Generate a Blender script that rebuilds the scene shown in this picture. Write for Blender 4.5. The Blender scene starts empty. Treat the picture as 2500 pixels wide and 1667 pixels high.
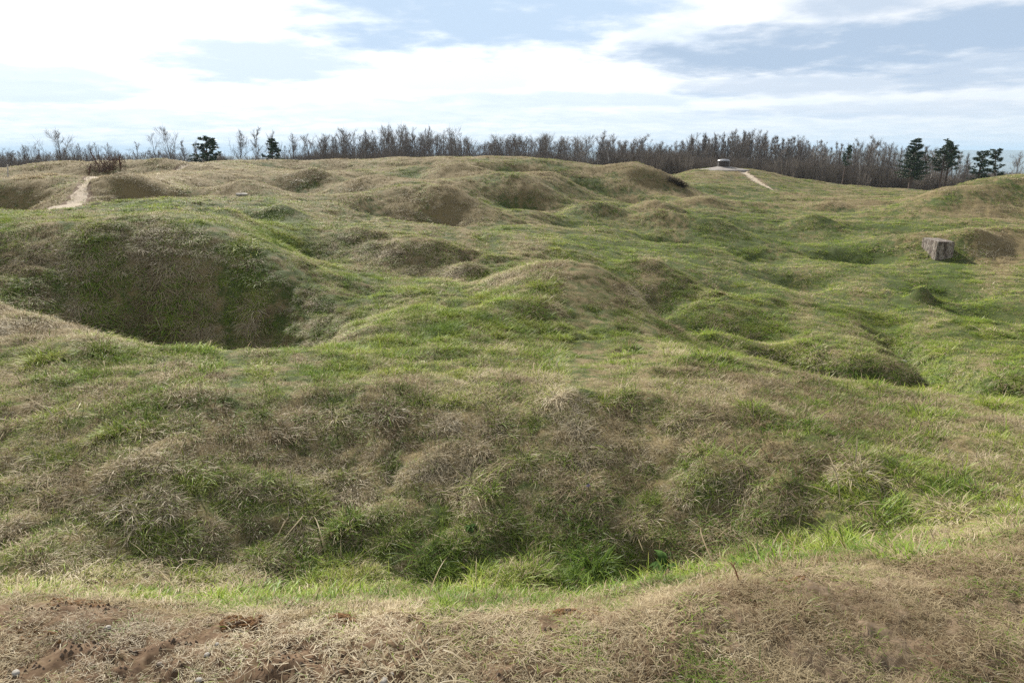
import bpy, math, random
import numpy as np
from mathutils import Vector, Matrix, Euler

random.seed(11)
RNG = np.random.default_rng(11)
R = math.radians
scene = bpy.context.scene
COL = scene.collection

# ------------------------------------------------------------------ camera frame
CAM_Z = 1.75                      # eye height above the worn path the photographer stands on
PITCH = R(15.5)
FPX = 1667.0                      # focal length in photograph pixels (24 mm on a 36 mm wide frame)


def ray(px, py):
    x = (px - 1250.0) / FPX
    y = (833.5 - py) / FPX
    d = (x, math.cos(PITCH) + y * math.sin(PITCH), -math.sin(PITCH) + y * math.cos(PITCH))
    h = math.hypot(d[0], d[1])
    return math.atan2(d[0], d[1]), d[2] / h      # azimuth (0 = +Y, right positive), slope


def at(px, py, r):
    th, t = ray(px, py)
    r = r / math.cos(th)              # distances are read along the viewing direction
    return Vector((r * math.sin(th), r * math.cos(th), CAM_Z + t * r))


# ------------------------------------------------------------------ terrain survey
# per bearing: (distance m, height mark) as seen, or (distance, None, z) for hollows behind a crest
SURVEY = {
 0: [(2.35,1480),(3.5,1384),(4.0,1260),(4.8,1100),(5.8,960),(7,862),(8.0,785),(8.7,750),(9.8,None,-2.75),(11.0,733),(11.6,690),(12.2,640),(12.9,580),(15.5,524),(18.5,512),
     (22.5,None,-3.0),(27.3,502),(28.0,474),(28.6,452),(31,445),(36,None,-1.9),(42,430),(48,419),(60,None,-2.5),(80,None,-3.6)],
 130:[(8.4,788),(10,None,-3.3),(11.15,762),(11.7,700),(12.3,640),(13.1,575),(16,526),(19,522),(21.5,511),(23,503),(25.5,483),(28,457),(32,432),(36,None,-1.8),(43.6,425),(46,397),(57,None,-2.2)],
 250: [(2.35,1485),(3.6,1392),(4.1,1250),(4.8,1090),(5.7,962),(7,870),(7.9,838),(10.0,None,-3.6),(11.3,797),(11.8,720),(12.4,640),(13.1,570),(16,521),(18.5,511),
     (24.2,498),(26,477),(27.8,449),(30,440),(34,431),(37,None,-1.6),(42.0,430),(43,414),(44.3,396),(55,None,-2.0),(80,None,-3.4)],
 380: [(8.1,855),(10.2,None,-4.0),(11.4,832),(13.3,571),(17.5,508),(23,491),(26.2,488),(27.1,464),(28,445),(29.8,438),(33,428),(37,424),(42.3,423),(43.2,406),(44.6,394),(55,None,-2.0)],
 440: [(33,428),(40,418),(50,412),(60,None,-2.2)],
 500: [(2.35,1502),(2.7,1478),(3.75,1405),(4.2,1270),(4.8,1110),(5.7,965),(7,890),(8.2,862),(10.3,None,-4.15),(11.4,852),(11.9,780),(12.4,700),(12.9,630),(13.6,565),(18,505),(22,490),
     (24,484),(26,477),(30,455),(36,430),(45,405),(52,398),(65,None,-2.2),(85,None,-3.5)],
 640: [(7.2,892),(8.4,864),(10,None,-3.9),(11.2,852),(11.7,790),(12.3,700),(13.1,630),(16,565),(23,490),(27,472),(33,458),(38,432),(44,412),(52,389),(62,None,-2.0)],
 750: [(2.35,1502),(2.65,1484),(3.0,1466),(3.9,1405),(4.35,1280),(4.95,1150),(5.6,1020),(6.3,940),(7.4,880),(8.6,854),(9.8,None,-3.35),(10.9,846),(11.5,790),(12.1,735),(12.9,680),(15.5,620),(18,570),(21,530),
     (25,497),(30,478),(33,467),(38,440),(46,410),(54,391),(66,None,-2.0),(90,None,-4)],
 830: [(8.8,846),(10,None,-2.85),(11.2,800),(12.0,745),(12.7,705),(14.2,668)],
 900: [(8.9,838),(10.8,795),(12.2,742),(15.5,660),(16.5,640),(18.5,580),(21,550),(25,510),(28,487),(31,467),(37,442),(46,412),(54,388)],
 1000: [(2.35,1496),(2.65,1476),(3.0,1460),(3.85,1425),(4.35,1300),(4.95,1160),(5.55,1040),(6.0,970),(7.2,900),(9,832),(11,760),(13,710),(15,678),(16.2,664),(17.2,602),(19.5,566),
     (24,538),(27.5,520),(28.6,490),(29.8,460),(33,452),(38,434),(46,406),(55,385),(70,None,-2),(95,None,-4)],
 1080: [(15.2,676),(16.2,672),(17,630),(18,590),(22,562),(28,500),(29.6,457),(32.5,None,-1.75),(37,440),(46,405),(55,384)],
 1150: [(13,722),(15,690),(17,655),(19,612),(22,568),(27.4,532),(28.2,510),(29.3,487),(32,None,-2.4),(35.4,478),(37.5,448),(40,436),(47,410),(55,383.5)],
 1280: [(2.35,1498),(2.65,1478),(3.0,1462),(3.95,1420),(4.45,1300),(5.0,1150),(5.6,1030),(6.0,975),(7.3,905),(9,842),(10.5,775),(12,712),(13.3,670),(14.4,648),(17,None,-2.75),(20,602),
     (24,562),(29,532),(32,520),(34.6,None,-3.15),(36.3,516),(37.1,478),(37.9,450),(38.8,430),(40.6,424),(48,404),(55,384),(70,None,-2.2),(95,None,-4)],
 1400: [(4.0,1412),(4.5,1280),(5.8,985),(9,862),(10.5,803),(11.5,742),(12.5,690),(14,642),(16.5,None,-3.0),(20,615),(24,582),(29,550),(33,527),(36,512),(40,485),
     (44,455),(49,428),(54,402),(57,397),(70,None,-2.6)],
 1480: [(11.2,775),(12.6,700),(13.7,660),(16,None,-3.2),(19,648),(45,470),(52,425),(56,404),(66,None,-2.8)],
 1550: [(2.35,1488),(2.65,1468),(3.0,1450),(4.0,1402),(4.5,1280),(5.05,1140),(5.7,1010),(6.5,935),(7.8,885),(9.2,852),(11,792),(12.5,732),(13.2,712),(15.5,None,-3.4),(18,688),(21,642),
     (26,592),(32,552),(38,522),(44,492),(48,470),(50.6,440),(51.9,409),(60,None,-2.6),(75,None,-4),(100,None,-5)],
 1640: [(12.4,795),(14.5,None,-3.7),(16,760),(47,482),(50,468),(52,440),(54,428),(60,446),(66,436),(72,428),(82,None,-2.8)],
 1700: [(2.4,1452),(2.7,1432),(3.1,1408),(4.2,1347),(4.7,1200),(5.2,1080),(6,980),(6.9,912),(8,872),(9.5,858),(11.4,842),(13,None,-3.75),(14,790),(17,720),(21,660),
     (26,602),(33,552),(40,520),(47,492),(55,466),(64,440),(70,423),(74,417),(79,None,-1.8),(88,None,-2.8),(100,None,-4.5)],
 1765: [(58,462),(66,441),(71,424),(74,417.5),(79,None,-1.8),(88,None,-2.8)],
 1830: [(64,448),(71,428),(75,418),(80,None,-2.0),(90,None,-3.2)],
 1900: [(2.6,1400),(3.8,1362),(4.35,1240),(5,1100),(5.8,1000),(6.8,935),(7.6,905),(9.5,None,-3.6),(12,884),(14,825),(17,752),(21,692),(25,642),(31,592),(37,552),
     (45,516),(55,481),(65,456),(72,440),(79,428),(90,None,-3.8),(105,None,-5)],
 2020: [(12,893),(11,None,-3.75),(13,862),(60,482),(72,457),(84,450),(100,None,-5)],
 2100: [(2.7,1385),(3.85,1310),(4.4,1200),(5.1,1090),(6,1010),(6.9,957),(7.5,935),(9.5,None,-3.7),(12,882),(14,832),(17,762),(21,697),(25,647),(29,615),(31,592),
     (38,546),(46,518),(50,497),(53,483),(58,None,-3.75),(70,465),(85,460),(100,None,-5.2)],
 2220: [(25,648),(28.5,612),(48,498),(53,483),(60,None,-4),(80,463.5),(92,None,-5)],
 2300: [(2.75,1360),(3.8,1280),(4.45,1170),(5.2,1080),(6,1020),(6.9,972),(7.4,955),(9,None,-3.6),(11,922),(13,872),(16,792),(20,717),(24,660),(27.2,636),
     (29.5,578),(32.5,None,-3.9),(36,549),(38,540),(42.5,495),(45,463),(47,462),(60,None,-4),(100,None,-5.5)],
 2400: [(27.5,628),(30,557),(33,None,-3.9),(36,548),(40.8,520),(43,475),(45,444),(58,None,-3.6)],
 2500: [(2.8,1335),(3.7,1250),(4.5,1150),(5.3,1070),(6.2,1010),(7,985),(8.5,None,-3.4),(10,952),(12,902),(15,812),(19,732),(23,672),(26,640),(28,602),(30,559),
     (33,None,-3.9),(36,546),(41,510),(43,470),(44.8,434),(60,None,-3.5),(100,None,-5.5)],
}
ZB = -2.2
P_th, P_lr, P_v = [], [], []
CHECK = []
for px, rows in SURVEY.items():
    for row in rows:
        r = row[0]
        if row[1] is None:
            th, _ = ray(px, 600 if r > 8 else 1200)
            z = row[2]; r = r / math.cos(th)
        else:
            th, t = ray(px, row[1])
            r = r / math.cos(th); z = t * r
            CHECK.append((px, row[1], r, th, t))
        P_th.append(th); P_lr.append(math.log(r)); P_v.append((z - ZB) / r)


def addz(thd, r, z):
    P_th.append(R(thd)); P_lr.append(math.log(r)); P_v.append((z - ZB) / r)


for px, side in ((0, -1), (2500, 1)):              # carry the edge bearings on beyond the frame
    for row in SURVEY[px]:
        r = row[0]
        th, t = ray(px, row[1] or (600 if r > 8 else 1200))
        r = r / math.cos(th); z = row[2] if row[1] is None else t * r
        addz(math.degrees(th) + side * 11, r * 1.1, z)
for thd in range(-180, 181, 15):
    for r in (0.7, 1.1, 1.5, 1.9):
        addz(thd, r, -1.75 - 0.0 * r)
    if abs(thd) > 60:
        for r in (2.6, 5, 10, 20, 40, 80):
            addz(thd, r, -1.8 - 0.012 * r)
for thd in range(-60, 61, 8):
    addz(thd, 125, -5.5 if thd > 5 else -4.6)
    addz(thd, 170, -8.5)
P_th = np.array(P_th); P_lr = np.array(P_lr); P_v = np.array(P_v)


def tps_kernel(d2):
    return np.where(d2 > 1e-12, d2 * np.log(np.maximum(d2, 1e-12)), 0.0)


def tps_fit(a, b, v, lam=2e-5):
    n = len(a)
    K = tps_kernel((a[:, None] - a[None]) ** 2 + (b[:, None] - b[None]) ** 2)
    Pm = np.stack([np.ones(n), a, b], 1)
    A = np.zeros((n + 3, n + 3))
    A[:n, :n] = K + lam * np.eye(n); A[:n, n:] = Pm; A[n:, :n] = Pm.T
    return np.linalg.solve(A, np.concatenate([v, np.zeros(3)]))


def tps_eval(w, a, b, qa, qb):
    out = np.empty(qa.shape)
    n = len(a)
    for i in range(0, len(qa), 20000):
        x = qa[i:i + 20000, None]; y = qb[i:i + 20000, None]
        K = tps_kernel((x - a[None]) ** 2 + (y - b[None]) ** 2)
        out[i:i + 20000] = K @ w[:n] + w[n] + w[n + 1] * qa[i:i + 20000] + w[n + 2] * qb[i:i + 20000]
    return out


W_T = tps_fit(P_th, P_lr, P_v)

# coarse table of the survey surface, read back with cubic interpolation
TH0, TH1, NTH = R(-180), R(180), 720
LR0, LR1, NLR = math.log(0.5), math.log(190), 420
_gt = np.linspace(TH0, TH1, NTH + 1); _gl = np.linspace(LR0, LR1, NLR + 1)
_A, _B = np.meshgrid(_gt, _gl, indexing='ij')
TAB = tps_eval(W_T, P_th, P_lr, _A.ravel(), _B.ravel()).reshape(_A.shape)


def _cr(t):
    return (-0.5*t + t*t - 0.5*t**3, 1 - 2.5*t*t + 1.5*t**3, 0.5*t + 2*t*t - 1.5*t**3, -0.5*t*t + 0.5*t**3)


def table(tab, th, lr):
    u = (th - TH0) / (TH1 - TH0) * NTH; v = (np.clip(lr, LR0, LR1 - 1e-6) - LR0) / (LR1 - LR0) * NLR
    i = np.clip(np.floor(u).astype(int), 0, NTH - 1); j = np.clip(np.floor(v).astype(int), 0, NLR - 1)
    wu = _cr(u - i); wv = _cr(v - j)
    out = 0
    for a in range(4):
        ia = np.clip(i + a - 1, 0, NTH)
        for b in range(4):
            out = out + wu[a] * wv[b] * tab[ia, np.clip(j + b - 1, 0, NLR)]
    return out


# ------------------------------------------------------------------ noise
_perm = np.random.default_rng(5).permutation(512)
_perm = np.concatenate([_perm, _perm, _perm])
_ga = np.random.default_rng(6).uniform(0, 2 * np.pi, 512)
_gx, _gy = np.cos(_ga), np.sin(_ga)


def perlin(x, y, seed=0):
    x = x + seed * 17.31; y = y - seed * 9.73
    xi = np.floor(x).astype(np.int64); yi = np.floor(y).astype(np.int64)
    xf = x - xi; yf = y - yi
    u = xf*xf*xf*(xf*(xf*6-15)+10); v = yf*yf*yf*(yf*(yf*6-15)+10)

    def g(ix, iy, fx, fy):
        h = _perm[_perm[ix & 511] + (iy & 511)]
        return _gx[h] * fx + _gy[h] * fy
    a = g(xi, yi, xf, yf); b = g(xi + 1, yi, xf - 1, yf)
    c = g(xi, yi + 1, xf, yf - 1); d = g(xi + 1, yi + 1, xf - 1, yf - 1)
    return 1.5 * ((a + (b - a) * u) + ((c + (d - c) * u) - (a + (b - a) * u)) * v)


def fbm(x, y, seed=0, oct=3):
    s = 0; a = 1; f = 1; n = 0
    for k in range(oct):
        s = s + a * perlin(x * f, y * f, seed + k); n += a; a *= 0.5; f *= 2.03
    return s / n


def sstep(a, b, x):
    t = np.clip((x - a) / (b - a), 0, 1)
    return t * t * (3 - 2 * t)


def base_z(x, y):
    r = np.hypot(x, y); th = np.arctan2(x, y); lr = np.log(np.maximum(r, 0.5))
    z = ZB + table(TAB, th, lr) * np.exp(lr)
    return z + CAM_Z

# ------------------------------------------------------------------ helpers
def tag(o, label=None, cat=None, group=None, kind=None):
    if label: o['label'] = label
    if cat: o['category'] = cat
    if group: o['group'] = group
    if kind: o['kind'] = kind
    return o


def mesh_from(name, verts, faces, mats=(), smooth=True, link=True, parent=None):
    me = bpy.data.meshes.new(name)
    me.from_pydata([tuple(v) for v in verts], [], faces)
    for m in mats: me.materials.append(m)
    if smooth: me.polygons.foreach_set('use_smooth', [True] * len(me.polygons))
    me.update()
    o = bpy.data.objects.new(name, me)
    if link: COL.objects.link(o)
    if parent: o.parent = parent
    return o


def np_mesh(name, co, loops, starts, totals):
    me = bpy.data.meshes.new(name)
    me.vertices.add(len(co)); me.vertices.foreach_set('co', np.ascontiguousarray(co, dtype=np.float32).ravel())
    me.loops.add(len(loops)); me.loops.foreach_set('vertex_index', np.ascontiguousarray(loops, dtype=np.int32))
    me.polygons.add(len(starts))
    me.polygons.foreach_set('loop_start', np.ascontiguousarray(starts, dtype=np.int32))
    me.update(calc_edges=True)
    me.polygons.foreach_set('use_smooth', np.ones(len(starts), dtype=bool))
    return me


def quads_mesh(name, co, q):
    q = np.asarray(q)
    return np_mesh(name, co, q.ravel(), np.arange(len(q)) * 4, None)


def fattr(me, name, vals, dom='POINT', typ='FLOAT'):
    a = me.attributes.new(name, typ, dom)
    key = 'value' if typ in ('FLOAT', 'INT') else 'vector'
    a.data.foreach_set(key, np.ascontiguousarray(vals).ravel())


class NT:
    """small node-tree writer"""
    def __init__(self, tree):
        self.t = tree; self.n = tree.nodes; self.l = tree.links

    def new(self, typ, **kw):
        n = self.n.new(typ)
        for k, v in kw.items(): setattr(n, k, v)
        return n

    def set(self, sock, v):
        if v is None: return
        if isinstance(v, bpy.types.NodeSocket): self.l.new(v, sock)
        elif isinstance(v, (tuple, list)) and len(v) == 3 and sock.type == 'RGBA': sock.default_value = (*v, 1)
        else: sock.default_value = v

    def math(self, op, a, b=None, c=None, clamp=False):
        n = self.new('ShaderNodeMath', operation=op, use_clamp=clamp)
        self.set(n.inputs[0], a); self.set(n.inputs[1], b); self.set(n.inputs[2], c)
        return n.outputs[0]

    def mix(self, f, a, b, blend='MIX'):
        n = self.new('ShaderNodeMix', data_type='RGBA', blend_type=blend)
        self.set(n.inputs[0], f); self.set(n.inputs[6], a); self.set(n.inputs[7], b)
        return n.outputs[2]

    def ramp(self, f, stops, interp='LINEAR'):
        n = self.new('ShaderNodeValToRGB'); r = n.color_ramp; r.interpolation = interp
        while len(r.elements) < len(stops): r.elements.new(0.5)
        for e, (p, c) in zip(r.elements, stops):
            e.position = p; e.color = (*c, 1) if len(c) == 3 else c
        self.set(n.inputs[0], f)
        return n.outputs[0]

    def noise(self, vec, scale, detail=3, rough=0.5, dist=0.0, out=0):
        n = self.new('ShaderNodeTexNoise')
        self.set(n.inputs['Vector'], vec); n.inputs['Scale'].default_value = scale
        n.inputs['Detail'].default_value = detail; n.inputs['Roughness'].default_value = rough
        n.inputs['Distortion'].default_value = dist
        return n.outputs[out]

    def smooth(self, x, a, b):
        n = self.new('ShaderNodeMapRange', interpolation_type='SMOOTHSTEP')
        self.set(n.inputs[0], x); n.inputs[1].default_value = a; n.inputs[2].default_value = b
        return n.outputs[0]

    def attr(self, name, typ='GEOMETRY', out='Fac'):
        n = self.new('ShaderNodeAttribute', attribute_name=name, attribute_type=typ)
        return n.outputs[out]


def material(name):
    m = bpy.data.materials.new(name); m.use_nodes = True
    m.node_tree.nodes.clear()
    return m, NT(m.node_tree)


def simple_mat(name, c1, c2, scale=6, rough=0.85, bump=0.3, metal=0.0, c3=None, detail=6, spec=0.5):
    m, t = material(name)
    tc = t.new('ShaderNodeTexCoord').outputs['Object']
    n = t.noise(tc, scale, detail, 0.65)
    stops = [(0.32, c1), (0.62, c2)] if c3 is None else [(0.3, c1), (0.5, c2), (0.66, c3)]
    col = t.ramp(n, stops)
    b = t.new('ShaderNodeBsdfPrincipled')
    t.set(b.inputs['Base Color'], col); b.inputs['Roughness'].default_value = rough
    b.inputs['Metallic'].default_value = metal; b.inputs['Specular IOR Level'].default_value = spec
    if bump:
        bn = t.new('ShaderNodeBump'); bn.inputs['Strength'].default_value = bump; bn.inputs['Distance'].default_value = 0.05
        t.set(bn.inputs['Height'], t.noise(tc, scale * 3, 8, 0.7)); t.set(b.inputs['Normal'], bn.outputs[0])
    o = t.new('ShaderNodeOutputMaterial'); t.l.new(b.outputs[0], o.inputs[0])
    return m


# ------------------------------------------------------------------ relief and cover of the ground
# lone humps and dips that the survey bearings miss: (px, py, r, radius, height)
HUMPS = [(2243, 760, 19, 0.27, 0.3), (1400, 1000, 5.95, 0.22, 0.12), (1560, 990, 5.95, 0.26, 0.15), (1700, 1010, 5.8, 0.2, 0.1),
         (1750, 1180, 4.8, 0.26, 0.16), (1880, 1210, 4.55, 0.26, 0.17), (660, 1180, 4.6, 0.25, 0.12), (330, 1130, 4.5, 0.3, 0.1),
         (900, 960, 6.1, 0.3, 0.14), (760, 980, 6.0, 0.22, 0.1), (1145, 665, 16.4, 0.5, 0.3), (2050, 900, 11.6, 0.7, -0.35), (2330, 905, 11.5, 0.5, -0.25),
         (2440, 930, 10.6, 0.45, 0.2), (2400, 600, 28.6, 1.5, 0.2), (2368, 606, 28.3, 0.8, 0.36),
         (1900, 855, 13, 0.58, -0.62), (2000, 890, 12.2, 0.58, -0.70), (2100, 905, 11.6, 0.58, -0.62), (2200, 915, 11.4, 0.58, -0.62), (2300, 930, 11, 0.58, -0.70), (2400, 950, 10.5, 0.58, -0.62), (2180, 800, 15.4, 0.58, -0.54),
         (2230, 840, 14, 0.58, -0.54), (2290, 880, 12.6, 0.58, -0.62), (35, 490, 26.6, 1.1, -0.5), (2205, 820, 14.7, 0.45, -0.5), (2260, 860, 13.3, 0.45, -0.55), (2330, 898, 12, 0.45, -0.55), (2405, 928, 11.2, 0.45, -0.55), (2480, 950, 10.7, 0.5, -0.55), (2550, 965, 10.4, 0.5, -0.5),
         (1520, 672, 17.2, 0.7, -0.5), (1600, 700, 16.8, 0.7, -0.5), (1670, 745, 15.3, 0.7, -0.5), (1730, 800, 13.6, 0.6, -0.4),
         (905, 505, 25.6, 1.2, -0.55), (1060, 525, 26.4, 1.1, -0.4), (680, 440, 36, 2, -0.6), (560, 445, 33, 2, -0.55), (820, 455, 34, 1.8, -0.55), (960, 425, 41, 2.2, -0.7), (1310, 412, 49, 2, -0.9),
         (1430, 440, 47.5, 1.8, -0.8), (1530, 460, 46, 1.6, -0.7), (1180, 415, 47, 2, -0.7), (800, 405, 49, 2.4, -0.7), (420, 470, 26.3, 1.4, -0.5), (1500, 547, 30.3, 1.1, -0.5), (1640, 575, 28.5, 1.2, -0.45), (1800, 540, 36, 1.6, -0.5),
         (1950, 560, 34, 1.8, -0.4), (2050, 616, 28.6, 1.2, -0.5), (2120, 614, 28.8, 1.1, -0.4), (1850, 620, 27, 1.2, -0.4), (1950, 680, 22, 1.0, -0.35), (1780, 690, 19, 0.9, -0.35), (2300, 700, 20.5, 1.0, -0.3),
         (2420, 760, 17.5, 0.9, -0.3), (2160, 780, 16.5, 0.8, -0.3), (1850, 800, 14.8, 0.8, -0.35), (750, 600, 16.6, 0.8, -0.35), (560, 520, 19.3, 1.0, -0.35), (420, 535, 17.2, 0.8, -0.3), (250, 545, 15, 0.8, -0.3),
         (880, 690, 13.2, 0.7, -0.22), (1150, 740, 11.5, 0.6, -0.15), (700, 400, 50, 2.0, -0.5), (1000, 400, 49.5, 1.8, -0.5), (1100, 425, 42.5, 1.5, 0.5), (600, 470, 28, 1.3, 0.35), (760, 430, 39, 1.5, 0.5), (890, 445, 36, 1.4, 0.4),
         (300, 455, 27.6, 1.0, 0.3), (350, 480, 24.6, 0.8, -0.35), (480, 478, 25, 0.8, -0.35), (2000, 545, 37.5, 1.2, 0.35), (1720, 505, 44, 1.5, 0.45), (1820, 500, 49, 1.6, -0.5), (2250, 560, 33.5, 1.4, -0.4), (1620, 550, 33, 1.2, 0.45), (1500, 555, 30, 1.3, 0.35), (1600, 520, 38, 1.6, 0.5), (1460, 520, 34.5, 1.3, 0.5),
         (1740, 560, 32, 1.3, 0.4), (1360, 470, 43, 1.4, 0.4), (230, 860, 7.4, 0.45, 0.12), (90, 1260, 3.7, 0.3, 0.08), (1960, 1110, 5.0, 0.3, 0.1),
         (2120, 1130, 4.8, 0.3, 0.1), (2200, 640, 25.5, 1.2, -0.12), (2030, 500, 49, 1.2, 0.3), (1380, 545, 30, 1.0, -0.3),
         (880, 600, 18.5, 0.7, 0.25), (690, 540, 20.5, 0.6, 0.22), (560, 560, 17.5, 0.5, 0.2), (830, 500, 25, 0.8, 0.3), (1120, 540, 25, 0.9, -0.25),
         (640, 820, 9.2, 0.4, 0.1), (870, 830, 9.4, 0.5, 0.16), (1250, 760, 11, 0.6, 0.12), (1690, 700, 17.5, 0.8, -0.25), (1590, 650, 19.6, 0.7, 0.25),
         (960, 1230, 4.4, 0.25, 0.1), (1180, 1230, 4.5, 0.3, 0.12), (1420, 1190, 4.75, 0.25, 0.12), (1270, 1360, 3.95, 0.22, 0.14), (1560, 1330, 4.15, 0.2, -0.12)]
HUMPS_W = []
for (px, py, r, rad, h) in HUMPS:
    th, _ = ray(px, py); r = r / math.cos(th); HUMPS_W.append((r * math.sin(th), r * math.cos(th), rad * (1.15 if r > 20 else 1), h * (1.4 if r > 20 else 1.1 if r > 8 else 0.6)))


def line_pts(rows):
    return [(r * math.tan(ray(px, py)[0]), r, w) for (px, py, r, w) in rows]


PATH_A = line_pts([(112, 520, 20.8, 0.36), (135, 514, 21.5, 0.62), (162, 500, 23, 0.42), (188, 480, 25.2, 0.26), (206, 462, 27.3, 0.13), (217, 450, 29, 0.15), (236, 437, 32, 0.22), (256, 432, 34, 0.22), (300, 430, 36, 0.02)])
PATH_C = line_pts([(425, 417, 42, 0.02), (436, 416, 43, 0.2), (452, 414, 44, 0.16), (465, 412, 45, 0.02)])
PATH_B = line_pts([(1812, 418, 74.5, 0.36), (1828, 425, 71, 0.4), (1850, 437, 67, 0.36), (1872, 452, 63.5, 0.24), (1890, 466, 60.5, 0.06)])


def dist_line(x, y, pts):
    best = np.full(x.shape, 1e9)
    for (ax, ay, aw), (bx, by, bw) in zip(pts[:-1], pts[1:]):
        dx, dy = bx - ax, by - ay
        t = np.clip(((x - ax) * dx + (y - ay) * dy) / (dx * dx + dy * dy), 0, 1)
        d = np.hypot(x - ax - t * dx, y - ay - t * dy) / (aw + (bw - aw) * t)
        best = np.minimum(best, d)
    return best                                      # 1 = at the worn edge


# cover survey: (px, r, share of dead grass)
DRY = [(0,2,.85),(600,2,.9),(1250,2,.85),(1900,2,.8),(2500,2.1,.82),(300,2.6,.82),(900,2.6,.8),(1500,2.6,.8),(1900,2.75,.8),(2250,2.8,.8),(2500,2.9,.8),(300,3.2,.55),(0,3.2,.7),(700,3.4,.35),(1000,3.6,.3),(1300,3.7,.35),(1650,3.7,.35),(1800,3.3,.3),(2100,3.3,.22),(2350,3.4,.5),
 (0,4,.7),(400,4.2,.7),(800,4.4,.7),(1150,4.5,.72),(1500,4.6,.66),(1800,4.4,.5),(600,4,.3),(850,4,.28),(1100,4.05,.25),(1350,4.1,.28),(1600,4.1,.3),(1950,4.2,.3),(2100,4.3,.3),(2300,4.2,.4),(2450,4.5,.68),(200,5.2,.85),(700,5.3,.8),(1100,5.3,.82),(1500,5.5,.78),(1800,5.3,.74),(2050,5,.45),(2350,5.3,.55),
 (150,6,.75),(600,6.1,.7),(1000,6.2,.7),(1400,6.2,.66),(1800,6.2,.6),(2200,6.2,.45),(250,7.2,.5),(500,7.3,.38),(800,7.2,.4),(1100,7.3,.4),(1400,7.4,.5),(1700,7.3,.5),(2000,7.2,.38),(2350,7,.42),
 (0,8.4,.95),(130,8.2,.9),(250,7.8,.8),(380,7.9,.6),(500,8.2,.4),(700,8.3,.22),(850,9.2,.3),(1000,9,.34),(1250,9,.36),(1500,9,.48),(1700,9,.5),(900,11,.28),(1100,11,.24),(1280,10.8,.3),(800,12.5,.3),(1000,13,.2),(1150,13,.24),
 (1280,13.5,.7),(1400,13.6,.85),(1400,11.6,.6),(1520,12.6,.72),(1600,12.2,.7),(1200,14.5,.45),(1000,15.2,.28),
 (0,11,.5),(200,11.7,.5),(400,12,.52),(550,12.3,.5),(650,12.8,.4),(0,12.6,.55),(250,12.8,.55),(450,13.2,.5),(300,14.5,.5),(100,17,.55),(300,17,.35),(500,17.5,.3),(700,15,.3),(700,17,.22),(0,19.5,.5),(150,20,.25),(350,20,.15),(550,20,.18),(700,20.5,.28),
 (880,18.5,.55),(1000,17.5,.62),(1080,17,.5),(1150,16.5,.2),(1100,19,.45),(850,21,.45),(780,24,.35),(950,24,.4),(1150,23,.5),(1150,26,.35),(900,27,.6),(1000,28.5,.88),(1100,28,.9),(1150,28.5,.8),
 (1120,33,.15),(1200,33.5,.15),(1280,34.5,.2),(1280,38,.75),(1350,39,.7),(1200,41,.7),(0,25,.95),(150,26,.95),(300,26,.92),(450,27,.9),(600,28,.82),(700,33,.88),(850,36,.82),(1000,37,.85),(100,33,.9),(300,36,.9),(500,38,.85),(700,44,.82),
 (100,46,.85),(400,48,.85),(640,52,.7),(850,52,.82),(1050,52,.78),(1250,53,.72),(1150,47,.8),(1000,44,.6),(1330,53,.45),(1420,50,.62),(1350,46,.68),(1500,53,.7),(1560,51,.85),(1640,51,.78),(1480,46,.45),
 (1400,33,.3),(1500,30,.3),(1450,37,.4),(1550,36,.4),(1600,42,.35),(1400,25,.35),(1550,24,.34),(1450,20,.4),(1560,18,.45),(1600,15,.35),(1650,20,.3),(1750,28,.32),(1700,40,.35),(1750,14,.35),
 (1850,12,.35),(2000,12.5,.3),(2300,12,.3),(2450,11,.35),(1900,17,.38),(2150,17,.32),(2400,17,.34),(1950,22,.42),(2200,22,.34),(2400,22,.36),(2000,28,.38),(2200,29,.38),(1950,36,.3),(2150,36,.3),(1850,45,.32),(2000,46,.34),
 (1800,56,.3),(1900,62,.38),(1760,68,.55),(1760,74,.6),(1660,68,.55),(1660,75,.6),(2000,72,.5),(2150,70,.5),(2080,51,.72),(2150,50,.7),(2250,42,.5),(2350,42,.62),(2420,41,.7),(2500,44,.4),(2300,37,.28),(2380,29,.7),(2480,29,.68),
 (2040,8.5,.25),(2250,8,.25),(-300,5,.7),(-300,15,.5),(-300,40,.8),(2800,5,.6),(2800,15,.35),(2800,40,.45),(1250,1,.85),(1250,100,.6),(300,90,.7),(2200,100,.55)]
_dth = np.array([ray(p, 600 if r > 8 else 1100)[0] for p, r, d in DRY]); _dlr = np.array([math.log(r) for p, r, d in DRY]) - np.log(np.cos(_dth)); _dv = np.array([d for p, r, d in DRY])
for s in (-1, 1):
    for thd in (80, 130, 178):
        for r in (1, 5, 25, 90):
            _dth = np.append(_dth, R(thd * s)); _dlr = np.append(_dlr, math.log(r)); _dv = np.append(_dv, .65)
_den = 0; _num = 0
for k in range(len(_dv)):                              # inverse distance weights, on the coarse table
    w = 1.0 / ((_A - _dth[k]) ** 2 + (_B - _dlr[k]) ** 2 + 6e-4) ** 1.6
    _den = _den + w; _num = _num + w * _dv[k]
DTAB = _num / _den


EDGE = [(-300, 1440), (0, 1452), (300, 1470), (600, 1484), (900, 1490), (1250, 1482), (1500, 1468), (1700, 1432), (1900, 1402), (2100, 1385), (2300, 1352), (2500, 1332), (2800, 1290)]
_et = np.array([ray(a, b)[0] for a, b in EDGE]); _er = np.array([-1.79 / ray(a, b)[1] for a, b in EDGE])


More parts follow.
